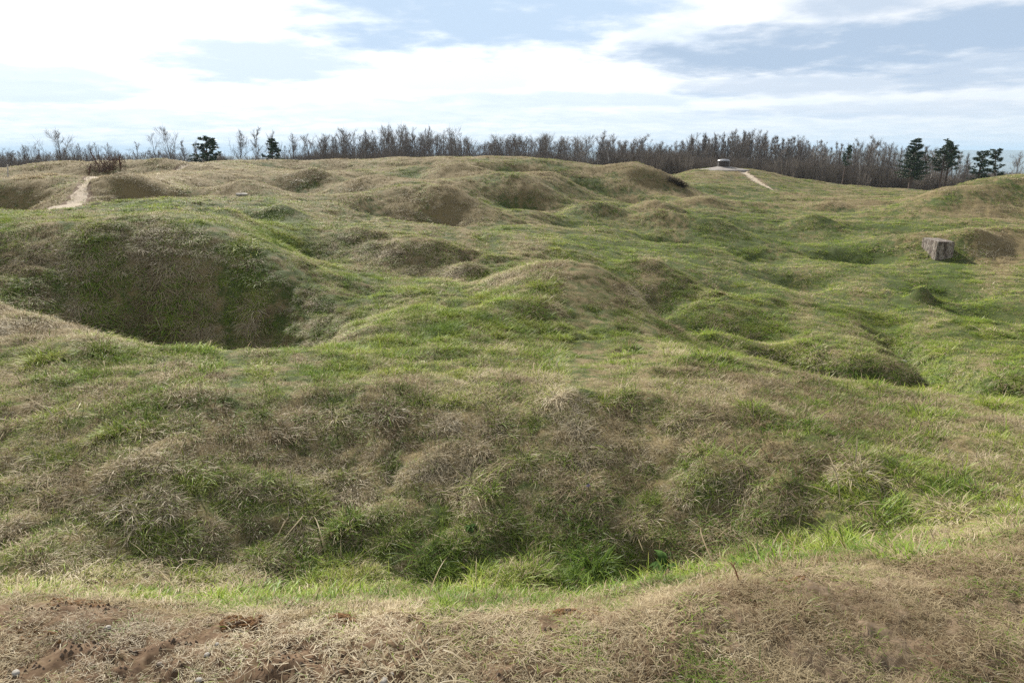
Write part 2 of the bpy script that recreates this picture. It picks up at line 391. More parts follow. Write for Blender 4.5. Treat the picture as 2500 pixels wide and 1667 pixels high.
def worn(x, y):
    """1 on the flat trampled strip under the photographer, 0 beyond its edge"""
    e = np.interp(np.arctan2(x, y), _et, _er)
    d = np.hypot(x, y) - e + 0.12 * perlin(x / 0.5, y / 0.5, 51) + 0.06 * perlin(x / 0.16, y / 0.16, 57)
    return 1 - sstep(-0.14, 0.12, d)


def relief(x, y):
    """tussocks and lumps on the survey surface"""
    r = np.hypot(x, y)
    near = np.where(y > 0, sstep(2.25, 3.3, np.abs(y)), sstep(2.3, 3.6, r))                          # the worn path underfoot is flat
    far = sstep(20, 45, r)
    wx = x + 0.25 * perlin(x * 1.7, y * 1.7, 21); wy = y + 0.25 * perlin(x * 1.7, y * 1.7, 22)
    z = 0.11 * perlin(wx / 2.9, wy / 2.9, 1) * sstep(6, 12, r)
    amp = 0.55 + 0.75 * sstep(-0.25, 0.4, perlin(x / 3.1, y / 3.1, 31))
    z = z + amp * (0.085 * (np.abs(perlin(wx / 0.85, wy / 0.85, 2)) - 0.3) + 0 * x) * near * (1 - 0.45 * sstep(8, 14, r))
    z = z + amp * (0.05 + 0.02 * sstep(9, 16, r) + 0.03 * sstep(20, 34, r)) * (np.abs(perlin(wx / 0.45, wy / 0.45, 3)) - 0.3) * near
    z = z + 0.2 * (np.abs(perlin(wx / 3.3, wy / 3.3, 4)) - 0.25) * sstep(13, 26, r)
    z = z + 0.012 * perlin(x / 0.12, y / 0.12, 5) * (1 - sstep(8, 14, r)) + (0.02 * perlin(x / 0.33, y / 0.33, 6) + 0.016 * perlin(x / 0.085, y / 0.085, 7) + 0.008 * perlin(x / 0.04, y / 0.04, 8)) * (1 - near)
    for hx, hy, rad, h in HUMPS_W:
        k = np.nonzero((np.abs(x - hx) < 3 * rad) & (np.abs(y - hy) < 3 * rad))
        if len(k[0]):
            d2 = ((x[k] - hx) ** 2 + (y[k] - hy) ** 2) / (rad * rad)
            z[k] += h * np.exp(-d2 * 1.1)
    pa = np.minimum(np.minimum(dist_line(x, y, PATH_A), dist_line(x, y, PATH_C)), dist_line(x, y, PATH_B))
    return z * (0.25 + 0.75 * sstep(0.8, 1.8, pa)) - 0.06 * (1 - sstep(0.4, 1.3, pa))


def height(x, y):
    r = np.hypot(x, y)
    z = base_z(x, y) + relief(x, y) * (1 - sstep(110, 160, r))
    return z


def cover(x, y):
    """share of dead grass, bare soil"""
    r = np.hypot(x, y); th = np.arctan2(x, y); lr = np.log(np.maximum(r, 0.5))
    dry = table(DTAB, th, lr)
    s = 1 + sstep(12, 40, r) * 1.5
    dry = dry + 0.6 * fbm(x / (0.8 * s), y / (0.8 * s), 41, 3) + 0.42 * perlin(x / 0.24, y / 0.24, 44) + 0.3 * perlin(x / 0.11, y / 0.11, 46) * (1 - sstep(7, 12, r)) + 0.22 * perlin(x / 4.3, y / 4.3, 45)
    dry = dry + np.clip(0.55 * relief(x, y), -0.16, 0.16)
    dry = np.clip(dry * (1.0 - 0.12 * sstep(7, 9, r) * (1 - sstep(40, 50, r)) * sstep(-0.1, 0.15, np.arctan2(x, y)) - 0.2 * sstep(2.6, 3.2, r) * (1 - sstep(6, 8, r)) + 0.06 * sstep(26, 36, r)) + 0.03, 0.02, 1.0)
    fg = worn(x, y)
    leftness = (1 - sstep(-0.9, 0.75, x))                    # more bare earth at the left of the worn path
    bare = fg * sstep(0.18, 0.5, 0.62 * fbm(x / 0.36, y / 0.27, 52, 4) + 0.06 + 0.42 * leftness * (1 - 0.5 * sstep(1.9, 2.5, r)))
    bare = bare * (1 - 0.75 * sstep(0.1, 0.8, x))
    pa = np.minimum(np.minimum(dist_line(x, y, PATH_A), dist_line(x, y, PATH_C)), dist_line(x, y, PATH_B))
    pn = pa + 0.45 * perlin(x / 0.4, y / 0.4, 53) + 0.25 * perlin(x / 1.3, y / 1.3, 54)
    path = 1 - sstep(0.8, 1.25, pn)
    bare = np.maximum(bare, 0.75 * (1 - sstep(1.1, 2.6, pn)))
    scuff = sstep(0.66, 0.85, fbm(x / 2.2, y / 2.2, 55, 3) + 0.25 * perlin(x / 0.5, y / 0.5, 56)) * sstep(9, 14, r) * 0.7
    return dry, np.maximum(bare, scuff), path


# ------------------------------------------------------------------ the ground sheet
th_f = np.linspace(R(-52), R(52), 1060)
th_c = np.linspace(R(52), R(308), 66)[1:-1]
ths = np.concatenate([th_f, th_c]); NT_ = len(ths)
rs = np.concatenate([np.exp(np.linspace(math.log(0.6), math.log(170), 1020)), np.exp(np.linspace(math.log(180), math.log(3200), 26))])
NR_ = len(rs)
TT, RR = np.meshgrid(ths, rs, indexing='ij')
GX = RR * np.sin(TT); GY = RR * np.cos(TT)
GZ = np.empty_like(GX); GD = np.empty_like(GX); GB = np.empty_like(GX); GP = np.empty_like(GX)
for i in range(0, NT_, 100):
    sl = slice(i, i + 100)
    GZ[sl] = height(GX[sl], GY[sl]); GD[sl], GB[sl], GP[sl] = cover(GX[sl], GY[sl])
# beyond the wood the plateau falls away into the valley
fall = sstep(150, 1800, RR)
GZ = np.where(RR > 150, GZ[:, [np.argmin(abs(rs - 150))]] * (1 - fall) + fall * -120 + 0 * RR - 4 * sstep(150, 260, RR), GZ)
co = np.stack([GX, GY, GZ], -1).reshape(-1, 3)
idx = np.arange(NT_ * NR_).reshape(NT_, NR_)
nxt = np.roll(idx, -1, axis=0)
Q = np.stack([idx[:, :-1], idx[:, 1:], nxt[:, 1:], nxt[:, :-1]], -1).reshape(-1, 4)[:, ::-1]
pathv = GP.reshape(-1)
is_path = (pathv[Q].mean(1) > 0.5)
cx = co[Q].mean(1)
center_i = len(co)
m_ground, t = material('turf and soil')
pos = t.new('ShaderNodeNewGeometry').outputs['Position']
dry = t.attr('dry'); bare = t.attr('bare')
n1 = t.noise(pos, 9, 3, 0.65); n2 = t.noise(pos, 38, 3, 0.7); n3 = t.noise(pos, 2.3, 2, 0.6)
d2 = t.math('ADD', dry, t.math('MULTIPLY', t.math('SUBTRACT', n1, 0.5), 1.1), clamp=True)
green = t.ramp(n2, [(0.3, (0.035, 0.045, 0.014)), (0.6, (0.065, 0.085, 0.024)), (0.8, (0.10, 0.125, 0.036))])
straw = t.ramp(n2, [(0.28, (0.075, 0.055, 0.027)), (0.5, (0.17, 0.13, 0.062)), (0.75, (0.26, 0.21, 0.11))])
grassc = t.mix(t.smooth(d2, 0.25, 0.85), green, straw)
soil = t.ramp(t.noise(pos, 26, 3, 0.7), [(0.3, (0.055, 0.034, 0.02)), (0.52, (0.125, 0.08, 0.047)), (0.75, (0.20, 0.145, 0.092))])
spx = t.new('ShaderNodeSeparateXYZ'); t.l.new(pos, spx.inputs[0])
soil = t.mix(t.smooth(n3, 0.6, 0.75), soil, (0.11, 0.055, 0.027))
soil = t.mix(t.math('MULTIPLY', t.smooth(spx.outputs[0], 0.2, 1.2), 0.3), soil, t.ramp(n2, [(0.3, (0.15, 0.115, 0.078)), (0.7, (0.30, 0.25, 0.18))]))
colr = t.mix(t.smooth(t.math('ADD', bare, t.math('MULTIPLY', t.math('SUBTRACT', n2, 0.5), 0.7)), 0.3, 0.6), grassc, soil)
b = t.new('ShaderNodeBsdfPrincipled'); t.set(b.inputs['Base Color'], colr); b.inputs['Roughness'].default_value = 0.95
b.inputs['Specular IOR Level'].default_value = 0.15
o = t.new('ShaderNodeOutputMaterial'); t.l.new(b.outputs[0], o.inputs[0])

m_path, t = material('trodden sandy chalk')
pos = t.new('ShaderNodeNewGeometry').outputs['Position']
n1 = t.noise(pos, 4, 6, 0.7); n2 = t.noise(pos, 22, 5, 0.7)
colr = t.mix(t.smooth(n1, 0.35, 0.7), (0.30, 0.235, 0.16), (0.44, 0.37, 0.275))
colr = t.mix(t.smooth(n2, 0.58, 0.72), colr, (0.2, 0.15, 0.09))
b = t.new('ShaderNodeBsdfPrincipled'); t.set(b.inputs['Base Color'], colr); b.inputs['Roughness'].default_value = 0.95
bn = t.new('ShaderNodeBump'); bn.inputs['Strength'].default_value = 0.6; bn.inputs['Distance'].default_value = 0.04
t.set(bn.inputs['Height'], n2); t.set(b.inputs['Normal'], bn.outputs[0])
o = t.new('ShaderNodeOutputMaterial'); t.l.new(b.outputs[0], o.inputs[0])


fg_ = worn(GX, GY)
GB = np.maximum(GB, 0.56 * fg_)


def sheet(name, quads, mat, fan=False):
    used, inv = np.unique(quads, return_inverse=True)
    q = inv.reshape(-1, 4)
    me = quads_mesh(name, co[used], q)
    fattr(me, 'dry', GD.reshape(-1)[used].astype(np.float32)); fattr(me, 'bare', GB.reshape(-1)[used].astype(np.float32))
    me.materials.append(mat)
    ob = bpy.data.objects.new(name, me); COL.objects.link(ob)
    return ob


ground = sheet('ground', Q[~is_path], m_ground)
tag(ground, 'cratered turf of green and dead grass over old shell holes', 'ground', kind='structure')
px_left = cx[:, 0] < 0
for nm, mask, lab in (('path', is_path & px_left, 'pale trodden path climbing the brown bank by the rusty pickets'),
                      ('path', is_path & ~px_left, 'narrow pale path running down the slope from the steel turret')):
    tag(sheet(nm, Q[mask], m_path), lab, 'path', kind='structure')
# the small disc under the tripod point
ring = 48
dv = [(0.62 * math.sin(2 * math.pi * k / ring), 0.62 * math.cos(2 * math.pi * k / ring)) for k in range(ring)]
dz = height(np.array([v[0] for v in dv] + [0.0]), np.array([v[1] for v in dv] + [0.0])) - 0.004
disc = mesh_from('ground', [(v[0], v[1], z) for v, z in zip(dv, dz)] + [(0, 0, float(dz[-1]))], [(ring, (k + 1) % ring, k) for k in range(ring)], [m_ground])
tag(disc, 'bare trodden soil right under the viewpoint', 'ground', kind='structure')

# ------------------------------------------------------------------ grass
m_grass, t = material('grass blades')
tint = t.new('ShaderNodeVertexColor', layer_name='blade')
sp = t.new('ShaderNodeSeparateColor'); t.l.new(tint.outputs[0], sp.inputs[0])
rnd, rn2, along = sp.outputs[0], sp.outputs[1], sp.outputs[2]
dry = t.attr('dry', 'INSTANCER'); hue = t.attr('hue', 'INSTANCER')
isdry = t.math('LESS_THAN', rnd, dry)
gmix = t.math('ADD', t.math('MULTIPLY', rn2, 0.45), t.math('MULTIPLY', hue, 0.55))
green = t.ramp(gmix, [(0.1, (0.055, 0.105, 0.016)), (0.4, (0.145, 0.222, 0.027)), (0.7, (0.235, 0.30, 0.042)), (0.95, (0.30, 0.30, 0.062))])
straw = t.ramp(gmix, [(0.05, (0.10, 0.06, 0.028)), (0.3, (0.225, 0.178, 0.105)), (0.6, (0.38, 0.31, 0.19)), (0.95, (0.54, 0.47, 0.33))])
green = t.mix(t.math('MULTIPLY', t.smooth(along, 0.55, 1.0), t.math('MULTIPLY', hue, 0.6)), green, (0.32, 0.25, 0.10))
colr = t.mix(isdry, green, straw)
gn = t.new('ShaderNodeAttribute', attribute_name='gn', attribute_type='INSTANCER').outputs['Vector']
geo = t.new('ShaderNodeNewGeometry')
vm1 = t.new('ShaderNodeVectorMath', operation='SCALE'); t.l.new(geo.outputs['Normal'], vm1.inputs[0]); vm1.inputs['Scale'].default_value = 0.34
vm2 = t.new('ShaderNodeVectorMath', operation='ADD'); t.l.new(vm1.outputs[0], vm2.inputs[0]); t.l.new(gn, vm2.inputs[1])
vm3 = t.new('ShaderNodeVectorMath', operation='NORMALIZE'); t.l.new(vm2.outputs[0], vm3.inputs[0])
df = t.new('ShaderNodeBsdfDiffuse'); t.set(df.inputs[0], colr); t.l.new(vm3.outputs[0], df.inputs['Normal'])
gl = t.new('ShaderNodeBsdfGlossy'); gl.inputs['Roughness'].default_value = 0.45; gl.inputs[0].default_value = (0.9, 0.9, 0.85, 1)
pb = t.new('ShaderNodeMixShader'); pb.inputs[0].default_value = 0.022; t.l.new(df.outputs[0], pb.inputs[1]); t.l.new(gl.outputs[0], pb.inputs[2])
tr = t.new('ShaderNodeBsdfTranslucent'); t.set(tr.inputs[0], colr)
mx = t.new('ShaderNodeMixShader'); mx.inputs[0].default_value = 0.17
t.l.new(pb.outputs[0], mx.inputs[1]); t.l.new(tr.outputs[0], mx.inputs[2])
o = t.new('ShaderNodeOutputMaterial'); t.l.new(mx.outputs[0], o.inputs[0])


def tuft(name, n, length, spread, lean, curl, width, droop=0.0, bias=0.0, rows=4, seed=0, flat=0.0):
    """one clump of n curved tapering blades; bias pulls the blades towards +X (downhill)"""
    g = np.random.default_rng(seed)
    V = []; F = []; C = []
    for k in range(n):
        a = g.uniform(0, 2 * math.pi); rr = spread * math.sqrt(g.uniform())
        p = np.array([rr * math.cos(a), rr * math.sin(a), -0.012])
        az = a + g.normal(0, 0.9) if g.uniform() < 0.65 else g.uniform(0, 2 * math.pi)
        if g.uniform() < bias: az = g.normal(0, 0.7)
        L = g.uniform(*length); w = width * g.uniform(0.7, 1.35)
        inc = math.radians(max(3, g.normal(lean, lean * 0.4)))    # angle away from straight up
        total = math.radians(g.normal(curl, 22)); tw = g.normal(0, 0.5)
        r1, r2 = g.uniform(), g.uniform()
        seg = L / (rows - 1)
        base = len(V)
        for i in range(rows):
            f = i / (rows - 1)
            ang = inc + total * f ** 1.2
            azz = az + tw * f
            d = np.array([math.sin(ang) * math.cos(azz), math.sin(ang) * math.sin(azz), math.cos(ang)])
            if i: p = p + d * seg
            if flat: p[2] = max(p[2], 0.004 + 0.012 * r2)
            elif p[2] < -0.02 - droop: p[2] = -0.02 - droop
            side = np.array([-math.sin(azz), math.cos(azz), 0.0]) + 0.6 * g.normal() * np.array([0, 0, 0.3])
            ww = w * (1.0 if f < 0.5 else 1 - 0.8 * (f - 0.5) * 2) * 0.5
            if i < rows - 1:
                V.append(p - side * ww); V.append(p + side * ww); C += [(r1, r2, f, 1)] * 2
            else:
                V.append(p.copy()); C.append((r1, r2, 1, 1))
        for i in range(rows - 2):
            b = base + 2 * i; F.append((b, b + 1, b + 3, b + 2))
        b = base + 2 * (rows - 2); F.append((b, b + 1, b + 2))
    o = mesh_from(name, V, F, [m_grass], smooth=True, link=False)
    ca = o.data.color_attributes.new('blade', 'FLOAT_COLOR', 'POINT')
    ca.data.foreach_set('color', np.array(C, dtype=np.float32).ravel())
    return o


TUFTS = []
KIND = {}


def kind(key, count, **kw):
    KIND[key] = []
    for v in range(count):
        KIND[key].append(len(TUFTS)); TUFTS.append(tuft('tuft_%03d' % len(TUFTS), seed=100 * len(KIND) + v, **kw))


kind('upright', 6, n=54, length=(0.02, 0.062), spread=0.05, lean=28, curl=42, width=0.0024)
kind('lush', 6, n=64, length=(0.035, 0.115), spread=0.05, lean=28, curl=58, width=0.0030, bias=0.1)
kind('thatch', 8, n=76, length=(0.02, 0.078), spread=0.08, lean=62, curl=58, width=0.0023, rows=5, bias=0.12)
kind('matted', 7, n=74, length=(0.025, 0.085), spread=0.085, lean=66, curl=75, width=0.0020, rows=5, flat=1.0)
kind('mop', 8, n=110, length=(0.04, 0.125), spread=0.045, lean=50, curl=105, width=0.0022, droop=0.08, bias=0.38, rows=6)
kind('stalk', 5, n=6, length=(0.10, 0.24), spread=0.07, lean=52, curl=62, width=0.0032, rows=7, bias=0.2)
kind('stubble', 6, n=46, length=(0.025, 0.065), spread=0.11, lean=42, curl=42, width=0.0044, rows=3)
tuft_col = bpy.data.collections.new('tufts')
for o in TUFTS: tuft_col.objects.link(o)


def scatter_tree(collection):
    ng = bpy.data.node_groups.new('scatter ' + collection.name, 'GeometryNodeTree')
    ng.interface.new_socket('Geometry', in_out='INPUT', socket_type='NodeSocketGeometry')
    ng.interface.new_socket('Geometry', in_out='OUTPUT', socket_type='NodeSocketGeometry')
    n, l = ng.nodes, ng.links
    gi = n.new('NodeGroupInput'); go = n.new('NodeGroupOutput')
    ci = n.new('GeometryNodeCollectionInfo'); ci.inputs[0].default_value = collection
    ci.inputs[1].default_value = True; ci.inputs[2].default_value = True
    ip = n.new('GeometryNodeInstanceOnPoints'); ip.inputs['Pick Instance'].default_value = True

    def at_(name, typ):
        a = n.new('GeometryNodeInputNamedAttribute'); a.data_type = typ; a.inputs[0].default_value = name
        return a.outputs[0]
    l.new(gi.outputs[0], ip.inputs['Points']); l.new(ci.outputs[0], ip.inputs['Instance'])
    l.new(at_('pid', 'INT'), ip.inputs['Instance Index'])
    e2r = n.new('FunctionNodeEulerToRotation'); l.new(at_('rot', 'FLOAT_VECTOR'), e2r.inputs[0])
    l.new(e2r.outputs[0], ip.inputs['Rotation']); l.new(at_('scl', 'FLOAT_VECTOR'), ip.inputs['Scale'])
    l.new(ip.outputs[0], go.inputs[0])
    return ng


def scatter(name, ng, p, rot, scl, pid, gn=None, **extra):
    me = bpy.data.meshes.new(name)
    me.vertices.add(len(p)); me.vertices.foreach_set('co', np.ascontiguousarray(p, dtype=np.float32).ravel())
    fattr(me, 'rot', rot.astype(np.float32), typ='FLOAT_VECTOR'); fattr(me, 'scl', scl.astype(np.float32), typ='FLOAT_VECTOR')
    fattr(me, 'pid', pid.astype(np.int32), typ='INT')
    if gn is not None: fattr(me, 'gn', gn.astype(np.float32), typ='FLOAT_VECTOR')
    for k, v in extra.items(): fattr(me, k, v.astype(np.float32))
    ob = bpy.data.objects.new(name, me); COL.objects.link(ob)
    md = ob.modifiers.new('scatter', 'NODES'); md.node_group = ng
    return ob


def orient(nx, ny, nz, up, spin, slope_dir, follow):
    """Euler angles: local Z between the ground normal and straight up, local X downhill (follow) or spun at random"""
    zx = nx * (1 - up); zy = ny * (1 - up); zz = nz * (1 - up) + up
    ln = np.sqrt(zx**2 + zy**2 + zz**2); zx, zy, zz = zx / ln, zy / ln, zz / ln
    a = np.where(follow, slope_dir + 1.15 * spin / math.pi, spin)
    xx, xy = np.cos(a), np.sin(a)
    dot = xx * zx + xy * zy
    X = np.stack([xx - dot * zx, xy - dot * zy, -dot * zz], 1); X /= np.linalg.norm(X, axis=1)[:, None]
    Z = np.stack([zx, zy, zz], 1); Y = np.cross(Z, X)
    sy = np.clip(-X[:, 2], -1, 1)
    return np.stack([np.arctan2(Y[:, 2], Z[:, 2]), np.arcsin(sy), np.arctan2(X[:, 1], X[:, 0])], 1)


def ground_points(r0, r1, dens, half=50):
    area = 0.5 * 2 * R(half) * (r1 * r1 - r0 * r0)
    n = int(area * dens)
    r = np.sqrt(RNG.uniform(r0 * r0, r1 * r1, n)); th = RNG.uniform(-R(half), R(half), n)
    return r * np.sin(th), r * np.cos(th)


def normals(x, y, e):
    zx = (height(x + e, y) - height(x - e, y)) / (2 * e); zy = (height(x, y + e) - height(x, y - e)) / (2 * e)
    ln = np.sqrt(zx * zx + zy * zy + 1)
    return -zx / ln, -zy / ln, 1 / ln, np.arctan2(-zy, -zx), np.hypot(zx, zy)


ng_grass = scatter_tree(tuft_col)
ALLG = []
BANDS = [(1.15, 1.9, 650, 1.0), (1.9, 2.7, 800, 1.0), (2.7, 4.6, 800, 1.0), (4.6, 7.5, 560, 1.05), (7.5, 12, 390, 1.2), (12, 20, 150, 1.4), (20, 32, 46, 1.8), (32, 50, 24, 2.3), (50, 86, 12, 3.0)]
for (r0, r1, dens, sc) in BANDS:
    x, y = ground_points(r0, r1, dens)
    r = np.hypot(x, y)
    z = height(x, y); dry, bare, path = cover(x, y)
    nx, ny, nz, sdir, slope = normals(x, y, 0.07 * sc)
    fg = worn(x, y)
    keep = (RNG.uniform(size=len(x)) > bare * np.where(fg > 0.3, 0.86, 1.1) - 0.06) & (path < 0.35)
    keep &= ~((fg > 0.5) & (RNG.uniform(size=len(x)) < np.where(x > 0, 0.3, 0.5)))
    u = RNG.uniform(size=len(x)); cs = 0.23 * np.clip(r / 6, 1, 2.6); c2 = perlin(x / cs, y / cs, 65)
    clump = perlin(x / 0.55 / sc ** .5, y / 0.55 / sc ** .5, 61) + 0.4 * RNG.normal(size=len(x))
    upland = sstep(22, 34, r) * sstep(0.55, 0.8, dry)          # grazed short dead turf on the far hills
    K = np.full(len(x), -1)
    pick = lambda key, m: RNG.choice(KIND[key], size=int(m.sum()))
    m = np.ones(len(x), bool); K[m] = pick('upright', m)
    m = (dry > 0.38) & (u < 0.72); K[m] = pick('thatch', m)
    m = (dry > 0.5) & (u < 0.26) & (r > 2.5) & (clump > -0.1); K[m] = pick('mop', m)
    m = (dry < 0.42) & (clump > 0.45) & (r > 2.5); K[m] = pick('lush', m)
    m = (slope > 0.4) & (u > 0.75) & (r > 2.6); K[m] = pick('mop', m)
    m = (upland > 0.5) | ((r > 13) & (u > 0.12 + 0.5 * (1 - sstep(13, 26, r)))); K[m] = pick('stubble', m)
    m = (fg > 0.45) & (u < 0.82); K[m] = pick('matted', m)
    m = (fg > 0.45) & (u >= 0.82) & (u < 0.93); K[m] = pick('thatch', m)
    m = (fg < 0.2) & (r < 13) & (RNG.uniform(size=len(x)) < 0.02 + 0.03 * (clump > 0.5)); K[m] = pick('stalk', m)
    m = (slope > 0.35) & (r > 9) & (r < 20) & (RNG.uniform(size=len(x)) < 0.6); K[m] = pick('mop', m)
    spin = RNG.uniform(-math.pi, math.pi, len(x))
    rot = orient(nx, ny, nz, 0.35, spin, sdir, slope > 0.18)
    s = sc * np.exp(RNG.normal(0, 0.22, len(x))) * (1 + 0.2 * np.clip(clump, -1, 0.8)) * np.where(fg > 0.45, np.where(np.isin(K, KIND['matted']), 0.86, 0.66), 1)
    keep &= ~((c2 < -0.25) & (fg < 0.5) & (RNG.uniform(size=len(x)) < 0.38))
    s = s * np.where((slope > 0.35) & (r > 9) & (r < 20), 1.3, 1)
    s = s * (1 + 0.42 * np.clip(c2 * 1.4, -1, 1.1) * (fg < 0.5))
    s = s * (1 - 0.25 * sstep(2.0, 2.3, r) * (1 - sstep(2.9, 3.6, r)))
    zs = s * np.where(r > 12, (12 / np.maximum(r, 12)) ** 0.32, 1) * (1 - 0.22 * sstep(6, 9, r)) * np.where(fg > 0.45, 0.7, 1)
    scl = np.stack([s, s, zs], 1)
    gdry = np.clip(dry + 0.25 * fg + 0.25 * fg * sstep(0.3, 0.8, bare) + np.where(np.isin(K, KIND['lush']), -0.2, 0) + np.where(np.isin(K, KIND['mop']), 0.12, 0) + np.where(np.isin(K, KIND['stalk']), 0.35, 0) + RNG.normal(0, 0.1, len(x)), 0, 1)
    hue = np.clip(0.52 + 0.6 * perlin(x / 0.5 / sc ** .5, y / 0.5 / sc ** .5, 63) + 0.32 * perlin(x / 2.7, y / 2.7, 64) + RNG.normal(0, 0.14, len(x)) - 0.17 * fg - 0.3 * (1 - fg) * (1 - sstep(3.0, 3.7, y)), 0, 1)
    ALLG.append([a[keep] for a in (np.stack([x, y, z], 1), rot, scl, K, gdry, hue, np.stack([nx, ny, nz], 1))])
P_, R_, S_, K_, D_, H_, N_ = [np.concatenate(v) for v in zip(*ALLG)]
print('tufts', len(P_))
grass = scatter('grass', ng_grass, P_, R_, S_, K_, gn=N_, dry=D_, hue=H_)
tag(grass, 'mixed green and straw coloured grass tufts covering the hummocks', 'grass', kind='stuff')

# ------------------------------------------------------------------ trees
class Limbs:
    """gathers tapering three- to six-sided limbs into one mesh"""
    def __init__(self): self.V = []; self.F = []; self.M = []

    def tube(self, pts, rad, sides=4, mat=0):
        base = len(self.V); n = len(pts)
        for i, (p, r) in enumerate(zip(pts, rad)):
            a = pts[min(i + 1, n - 1)]; b = pts[max(i - 1, 0)]
            d = (Vector(a) - Vector(b)); d = d.normalized() if d.length > 1e-9 else Vector((0, 0, 1))
            u = d.cross(Vector((0.31, 0.95, 0.05))); u = u.normalized() if u.length > 1e-4 else Vector((1, 0, 0))
            v = d.cross(u)
            for k in range(sides):
                q = 2 * math.pi * k / sides
                self.V.append(Vector(p) + (u * math.cos(q) + v * math.sin(q)) * r)
        for i in range(n - 1):
            for k in range(sides):
                a = base + i * sides + k; b = base + i * sides + (k + 1) % sides
                self.F.append((a, b, b + sides, a + sides)); self.M.append(mat)
        self.F.append(tuple(base + (n - 1) * sides + k for k in range(sides))); self.M.append(mat)

    def needles(self, p, size, n, g, mat=1, d=None):
        for k in range(n):
            v = Vector((g.gauss(0, 1), g.gauss(0, 1), g.gauss(0.25, 0.8)))
            if d is not None: v = v + d * 1.1
            v.normalize(); s = v.cross(Vector((g.gauss(0, 1), g.gauss(0, 1), g.gauss(0, 1))))
            if s.length < 1e-3: continue
            s = s.normalized() * size * 0.16
            L = size * g.uniform(0.6, 1.15); b = len(self.V)
            self.V += [p - s * 0.6, p + s * 0.6, p + v * L * 0.6 + s, p + v * L]
            self.F.append((b, b + 1, b + 2, b + 3)); self.M.append(mat)

    def mesh(self, name, mats):
        me = bpy.data.meshes.new(name)
        me.from_pydata([tuple(v) for v in self.V], [], self.F)
        for m in mats: me.materials.append(m)
        me.polygons.foreach_set('material_index', self.M); me.update()
        return me


m_bark = simple_mat('grey bark', (0.060, 0.050, 0.044), (0.13, 0.112, 0.098), 5, 0.9, 0)
m_twig = simple_mat('bare twigs', (0.125, 0.108, 0.092), (0.205, 0.178, 0.155), 2, 0.85, 0)
m_birch = simple_mat('birch bark', (0.42, 0.41, 0.38), (0.58, 0.57, 0.54), 3, 0.8, 0, c3=(0.12, 0.11, 0.10))
m_pinebark = simple_mat('pine bark', (0.05, 0.035, 0.028), (0.12, 0.085, 0.065), 5, 0.9, 0)
m_needle = simple_mat('pine needles', (0.026, 0.052, 0.028), (0.062, 0.10, 0.048), 3, 0.6, 0)
m_brush = simple_mat('brown brushwood', (0.125, 0.102, 0.08), (0.22, 0.185, 0.15), 0.6, 0.9, 0)


def wander(g, p, d, L, n, wob, rise):
    pts = [Vector(p)]; d = Vector(d).normalized()
    for i in range(n):
        d = (d + Vector((g.gauss(0, wob), g.gauss(0, wob), g.gauss(0, wob) + rise))).normalized()
        pts.append(pts[-1] + d * L / n)
    return pts


def pt_on(pts, f):
    x = f * (len(pts) - 1); i = min(int(x), len(pts) - 2)
    return pts[i].lerp(pts[i + 1], x - i), (pts[i + 1] - pts[i]).normalized()


def bare_tree(seed, H=8.0, stems=1, spread=0.5, first=0.2, nb=16, angle=45, twigs=5, droop=0.0, rise=0.12, birch=False, tw=0.011, sub=5):
    """a leafless tree: stem(s) as one mesh, boughs and twigs as the other"""
    g = random.Random(seed); T = Limbs(); K = Limbs()
    for s in range(stems):
        lean = 0 if stems == 1 else g.uniform(0.12, 0.32)
        q = 2 * math.pi * (s + g.uniform(-0.2, 0.2)) / stems
        hh = H * g.uniform(0.82, 1.0) if s else H
        st = wander(g, (0.1 * math.cos(q) * (stems > 1), 0.1 * math.sin(q) * (stems > 1), -0.3), (lean * math.cos(q), lean * math.sin(q), 1), hh + 0.3, 9, 0.05, 0.08)
        r0 = H * 0.013 / (1 if stems == 1 else 1.35)
        T.tube(st, [r0 * (1 - 0.9 * (i / 9)) + 0.012 for i in range(10)], 6)
        for b in range(nb if stems == 1 else max(6, int(nb * 1.5 / stems))):
            f = first + (0.97 - first) * (b + g.random()) / (nb if stems == 1 else max(6, int(nb * 1.5 / stems)))
            p, d = pt_on(st, min(f, 0.98))
            az = g.uniform(0, 2 * math.pi); an = math.radians(g.gauss(angle, 9) * (1.15 - 0.45 * f))
            d1 = Vector((math.sin(an) * math.cos(az), math.sin(an) * math.sin(az), math.cos(an)))
            fn = max(0.0, (f - first) / (1 - first)); L = H * spread * (0.62 + 0.5 * math.sin(math.pi * min(1, fn * 0.85 + 0.12))) * (1 - 0.62 * fn) * g.uniform(0.65, 1.1)
            b1 = wander(g, p, d1, L, 4, 0.13, rise)
            rb = max(0.014, r0 * 0.42 * (1 - 0.75 * f))
            K.tube(b1, [rb, rb * .8, rb * .6, rb * .42, 0.009], 4)
            for c in range(sub):
                fc = g.uniform(0.25, 1.0); pc, dc = pt_on(b1, fc)
                dd = (dc + Vector((g.gauss(0, .55), g.gauss(0, .55), g.gauss(0.12, .4)))).normalized()
                L2 = L * g.uniform(0.28, 0.55)
                b2 = wander(g, pc, dd, L2, 3, 0.16, rise * 0.8 - droop * 0.35)
                K.tube(b2, [rb * .45 + .004, rb * .32 + .004, 0.011, 0.007], 3)
                for e in range(twigs):
                    pe, de = pt_on(b2, g.uniform(0.15, 1.0))
                    d3 = (de + Vector((g.gauss(0, .6), g.gauss(0, .6), g.gauss(0.1, .45)))).normalized()
                    b3 = wander(g, pe, d3, L2 * g.uniform(0.35, 0.8) + 0.15, 2, 0.15, 0.14 - droop)
                    K.tube(b3, [tw, tw * 0.8, tw * 0.4], 3)
    return T.mesh('trunk', [m_birch if birch else m_bark]), K.mesh('crown', [m_twig])


